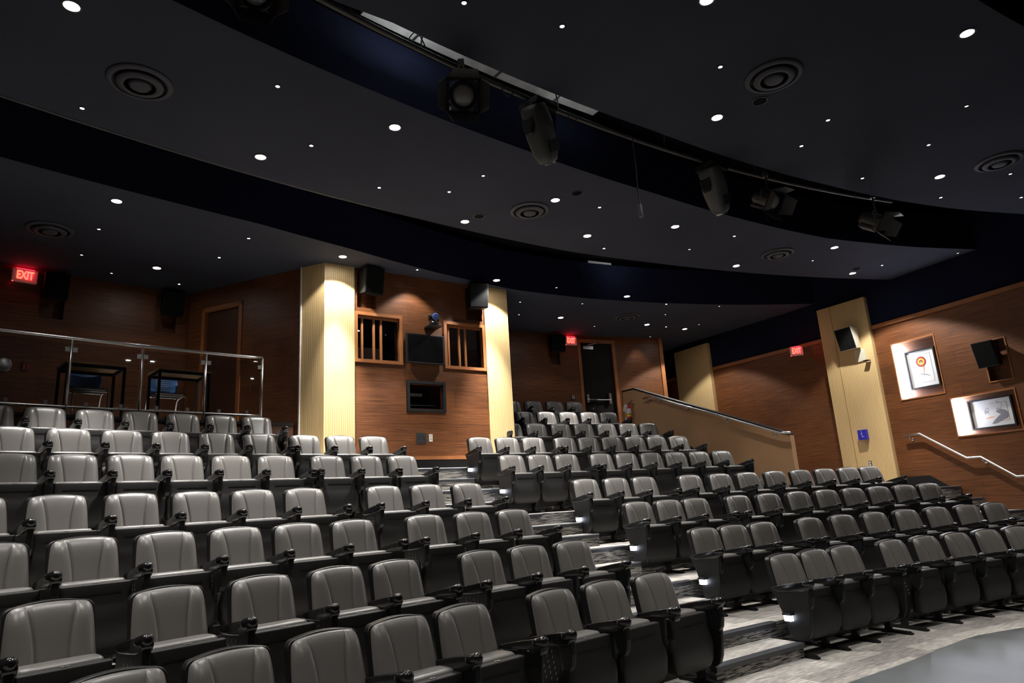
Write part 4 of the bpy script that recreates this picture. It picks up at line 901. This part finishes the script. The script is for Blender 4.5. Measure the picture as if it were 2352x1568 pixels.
for (x, y), lb in zip([(2.87, 6.57), (1.02, 8.55), (-.37, 9.11), (6.86, 12.64)], ['dark unlit ceiling fitting below the large front air diffuser', 'dark unlit ceiling fitting on the middle panel, left of the microphone tip', 'dark unlit ceiling fitting on the middle panel beside a bright downlight', 'dark unlit ceiling fitting near the right wall']):
    t = base('ceiling_fitting', (x, y, CEIL-.01), lb, 'light fitting', 'unlit ceiling fittings')
    b = MB(); b.lathe([(.07, .0095), (.075, 0), (.085, 0), (.088, .009)], (x, y, CEIL-.01)); b.obj('rim', M['cast'], t); b = MB(); b.lathe([(.07, .008), (0, .006)], (x, y, CEIL-.01)); b.obj('opening', M['void'], t)
bl = bpy.data.lights.new('lamp', 'POINT'); bl.energy = 1.6; bl.shadow_soft_size = .1; bo_ = bpy.data.objects.new('lamp', bl); COL.objects.link(bo_); bo_.location = (*BOOTH.at(1.3, -.9), 5.2)  # unseen lamp added to brighten the booth interior
# lighting pipe in the first slot, duct above it
def arc_pts(R, t0, t1, z, n=60): return [(*P(t0+(t1-t0)*i/n, R), z) for i in range(n+1)]
b = MB(); b.tube(arc_pts(20.98, -.98, -.371, 5.70), .026, 10); setp(b.obj('lighting_pipe', M['cast'], smooth=True), 'long curved black lighting pipe in the front ceiling slot', 'pipe')
b = MB(); b.tube(arc_pts(24.45, -.98, -.40, 5.86), .022, 8); setp(b.obj('lighting_pipe', M['cast'], smooth=True), 'curved black pipe in the rear ceiling slot', 'pipe')
t = base('air_duct', (*P(-.70, 21.3), 6.36), 'bare silver duct showing in the front ceiling slot above the spotlights', 'duct')
dp = arc_path(21.62, -.757, -.606, .3); b = MB()
for a, c in zip(dp.c, dp.c[1:]): wbox(b, dp, a, c, 6.37, 6.58, .0, .95)
b.obj('casing', M['alu'], t)
b = MB()
for s_ in (.6, 1.7, 2.6): wbox(b, dp, s_, s_+.03, 6.362, 6.59, -.005, .955)
b.obj('seam', M['steel'], t)
w_ = P(-.735, 21.15); 
work = bpy.data.lights.new('lamp', 'AREA'); work.energy = 7; work.size = .15; wo = bpy.data.objects.new('lamp', work); COL.objects.link(wo); wo.location = (*w_, 5.92); wo.rotation_euler = (pi, 0, 0)
w_ = P(-.63, 21.15); w2 = wo.copy(); w2.data = work.copy(); w2.data.energy = 2; COL.objects.link(w2); w2.location = (*w_, 5.92)
dp2 = arc_path(26.42, -.4625, -.4400, .3); b = MB(); wbox(b, dp2, 0, dp2.c[-1], 6.47, 6.56, -.35, -.02); setp(b.obj('air_duct', M['white']), 'short white duct end showing in the rear ceiling slot', 'duct')
w3 = wo.copy(); w3.data = work.copy(); w3.data.energy = 2; w3.rotation_euler = (pi*.62, 0, -.3); COL.objects.link(w3); w3.location = (*P(-.451, 25.6), 6.35)

def frame_of(th, aim, pitch):
    """local frame: z-axis = beam"""
    return None
def xform(me_b, Mx):
    me_b.v = [tuple(Mx @ Vector(v)) for v in me_b.v]; return me_b
def stage_light(th, zc, yaw, pitch, label, R=20.9, flaps=(.55, .55, .55, .55), sc=1.0):
    x, y = P(th, R); t = base('stage_spotlight', (x, y, 5.66), label, 'stage light', 'barn door stage spotlights on the pipe')
    d = Vector((cos(yaw)*cos(pitch), sin(yaw)*cos(pitch), sin(pitch))); rot = d.to_track_quat('Z', 'Y').to_matrix().to_4x4()
    C_ = Matrix.Translation((x, y, zc)) @ rot @ Matrix.Scale(sc, 4)
    b = MB(); b.tube([(x, y, 5.70), (x, y, zc+.19*sc)], .014, 8); b.box(x-.03, x+.03, y-.03, y+.03, 5.655, 5.72); b.obj('clamp', M['cast'], t)
    b = MB(); b.box(-.15, -.138, -.02, .02, -.10, .10); b.box(.138, .15, -.02, .02, -.10, .10); xform(b, C_)
    side = rot @ Vector((1, 0, 0)); pA = Vector((x, y, zc))-side*.145*sc; pB = Vector((x, y, zc))+side*.145*sc
    b.tube([pA, pA*.9+Vector((x, y, zc+.19*sc))*.1+Vector((0, 0, .12*sc)), (x, y, zc+.19*sc), pB*.9+Vector((x, y, zc+.19*sc))*.1+Vector((0, 0, .12*sc)), pB], .010, 6); b.obj('yoke', M['cast'], t)
    b = MB(); b.lathe([(.0, -.26), (.07, -.25), (.10, -.20), (.115, -.10), (.12, .03), (.13, .05), (.13, .08)], (0, 0, 0), n=20); b.box(-.10, .10, -.135, -.10, -.2, .0); body = xform(b, C_).obj('body', M['cast'], t)
    b = MB(); b.lathe([(.098, .070), (.09, .085), (.06, .105), (0, .112)], (0, 0, 0), n=24); xform(b, C_).obj('lens', M['lens'], t, smooth=True)
    b = MB(); b.lathe([(.118, .08), (.118, .10), (.100, .10), (.100, .075)], (0, 0, 0), n=24)
    for q in ((-.15, .15, .125, .15), (-.15, .15, -.15, -.125), (-.15, -.125, -.125, .125), (.125, .15, -.125, .125)): b.box(*q, .085, .10)
    xform(b, C_).obj('front_frame', M['black_paint'], t)
    for k in range(4):
        a = flaps[k]; b = MB(); b.hexa([(-.14, 0, 0), (.14, 0, 0), (.14, .003, 0), (-.14, .003, 0), (-.10, .17*sin(a), .17*cos(a)), (.10, .17*sin(a), .17*cos(a)), (.10, .17*sin(a)+.003, .17*cos(a)), (-.10, .17*sin(a)+.003, .17*cos(a))])
        xform(b, C_ @ Matrix.Rotation(k*pi/2, 4, 'Z') @ Matrix.Translation((0, .145, .10))).obj('barn_door', M['cast'], t)
    return t
PATH_R = 20.95
stage_light(-.8215, 5.36, atan2(-5, 2.2), -.55, 'stage spotlight with barn doors cut by the top edge of the picture', flaps=(.5, .5, .5, .5))
stage_light(-.7253, 5.34, atan2(-5.2, .9), -.60, 'stage spotlight with a glowing pale lens, left of the first moving light', flaps=(.4, .5, .4, .35), sc=1.08)
stage_light(-.4970, 5.30, atan2(-4.2, 2.6), -.62, 'small stage spotlight with a pale lens right of the second moving light', flaps=(.45, .45, .35, .5))
stage_light(-.3950, 5.27, atan2(-3.6, 3.9), -.60, 'rightmost stage spotlight seen from the side with closed barn doors', flaps=(.3, .3, .3, .3))
def moving_head(th, label, R=20.95):
    x, y = P(th, R); t = empty('moving_light', (x, y, 5.66), -th+.1, label, 'stage light', 'moving lights on the pipe')
    b = MB(); b.box(-.02, .02, -.02, .02, -.02, .05); b.box(-.16, .16, -.14, .14, -.10, -.015); link('base', b.mesh('base', M['black_paint'], bevel=.02), t)
    for s_ in (-1, 1):
        b = MB(); b.prism([(-.09, -.10), (.09, -.10), (.07, -.36), (.04, -.43), (-.04, -.43), (-.07, -.36)], s_*.165-.022, s_*.165+.022); link('yoke_arm', b.mesh('yoke_arm', M['black_paint'], bevel=.015), t)
    Mx = Matrix.Translation((0, 0, -.33)) @ Matrix.Rotation(-.50, 4, 'Y') @ Matrix.Rotation(.15, 4, 'X')
    b = MB(); lv = [(-.34, .055, .06), (-.32, .09, .09), (-.22, .125, .115), (-.05, .138, .135), (.10, .138, .135), (.22, .12, .125), (.27, .10, .115)]; n_ = 24; vs = []
    for z, hx, hy in lv:
        for k in range(n_): a = 2*pi*k/n_; c, s_ = cos(a), sin(a); vs.append((hx*abs(c)**.6*(1 if c > 0 else -1), hy*abs(s_)**.6*(1 if s_ > 0 else -1), z))
    fs = [(i*n_+k, i*n_+(k+1) % n_, (i+1)*n_+(k+1) % n_, (i+1)*n_+k) for i in range(len(lv)-1) for k in range(n_)]+[tuple(range(n_))[::-1], tuple((len(lv)-1)*n_+k for k in range(n_))]
    b.add(vs, fs); h = link('head', xform(b, Mx).mesh('head', M['cast'], smooth=True), t)
    b = MB(); b.lathe([(.06, -.350), (.0, -.345)], (0, 0, 0), n=20); b.lathe([(.075, -.335), (.075, -.352), (.06, -.352)], (0, 0, 0), n=20, m=1); link('lens', xform(b, Mx).mesh('lens', [M['dark_glass'], M['steel']]), h)
    b = MB(); b.box(-.08, .08, -.142, -.128, -.24, -.12); link('vent_cover', xform(b, Mx).mesh('vent_cover', M['black_paint'], bevel=.005), h)
    return t
moving_head(-.6760, 'large moving stage light hanging from the pipe, the left one'); moving_head(-.5430, 'large moving stage light hanging from the pipe, the right one')
x, y = P(-.6077, 20.95); t = base('hanging_microphone', (x, y, 4.66), 'thin hanging microphone on a black cable between the two moving lights', 'microphone')
b = MB(); b.tube([(x, y, 5.70), (x+.005, y, 5.3), (x-.004, y, 5.02)], .006, 6); b.obj('cable', M['ink'], t); b = MB(); b.tube([(x-.004, y, 5.03), (x, y, 4.82)], .013, 10); b.obj('body', M['cast'], t)
b = MB(); b.lathe([(.012, .17), (.024, .155), (.026, .02), (.018, .002), (0, 0)], (x, y, 4.66), n=14); b.obj('foam_tip', M['ink_grey'], t, smooth=True)
for i, (th, z1) in enumerate([(-.78, 6.6), (-.745, 6.6), (-.66, 6.6), (-.58, 6.6), (-.50, 6.6), (-.42, 6.6)]):
    b = MB(); b.tube([(*P(th, 20.98), 5.70), (*P(th+.01*(i % 2), 21.1), z1)], .009, 6); setp(b.obj('pipe_hanger', M['cast']), 'thin rod holding the front lighting pipe, %s from the left' % ORD[i+1], 'rod', 'rods holding the front lighting pipe')
for i, (t0, t1, dz) in enumerate([(-.752, -.742, .14), (-.700, -.690, -.10), (-.655, -.648, -.16)]):
    b = MB(); b.tube([(*P(t0+(t1-t0)*q/8, 20.97), 5.72+dz*sin(pi*q/8)) for q in range(9)], .006, 6); setp(b.obj('power_cable', M['ink']), 'looped black cable on the front lighting pipe, %s from the left' % ORD[i+1], 'cable', 'looped cables on the pipe')

# ------------------------------------------------------------------ camera
cam = bpy.data.cameras.new('camera'); co = bpy.data.objects.new('camera', cam); COL.objects.link(co)
F = 1544.95; p, r = .24052, -.060835
cam.sensor_fit = 'HORIZONTAL'; cam.sensor_width = 36; cam.lens = F/2352*36
fwd = Vector((0, cos(p), sin(p))); up0 = Vector((0, -sin(p), cos(p))); r0 = Vector((1, 0, 0))
rt_ = r0*cos(r)+up0*sin(r); up_ = -r0*sin(r)+up0*cos(r)
mx = Matrix((rt_, up_, -fwd)).transposed().to_4x4(); mx.translation = (0, 0, 1.5163); co.matrix_world = mx
cam.clip_start = .05; cam.clip_end = 100
SC.camera = co
w = bpy.data.worlds.new('World'); SC.world = w; w.use_nodes = True; w.node_tree.nodes['Background'].inputs[0].default_value = (.02, .025, .04, 1); w.node_tree.nodes['Background'].inputs[1].default_value = .1
for o in bpy.data.objects:
    if '_o' in o: del o['_o']
vs_ = SC.view_settings; vs_.view_transform = 'Standard'; vs_.look = 'None'; vs_.gamma = 1; vs_.exposure = 0
try: vs_.use_curve_mapping = False
except Exception: pass
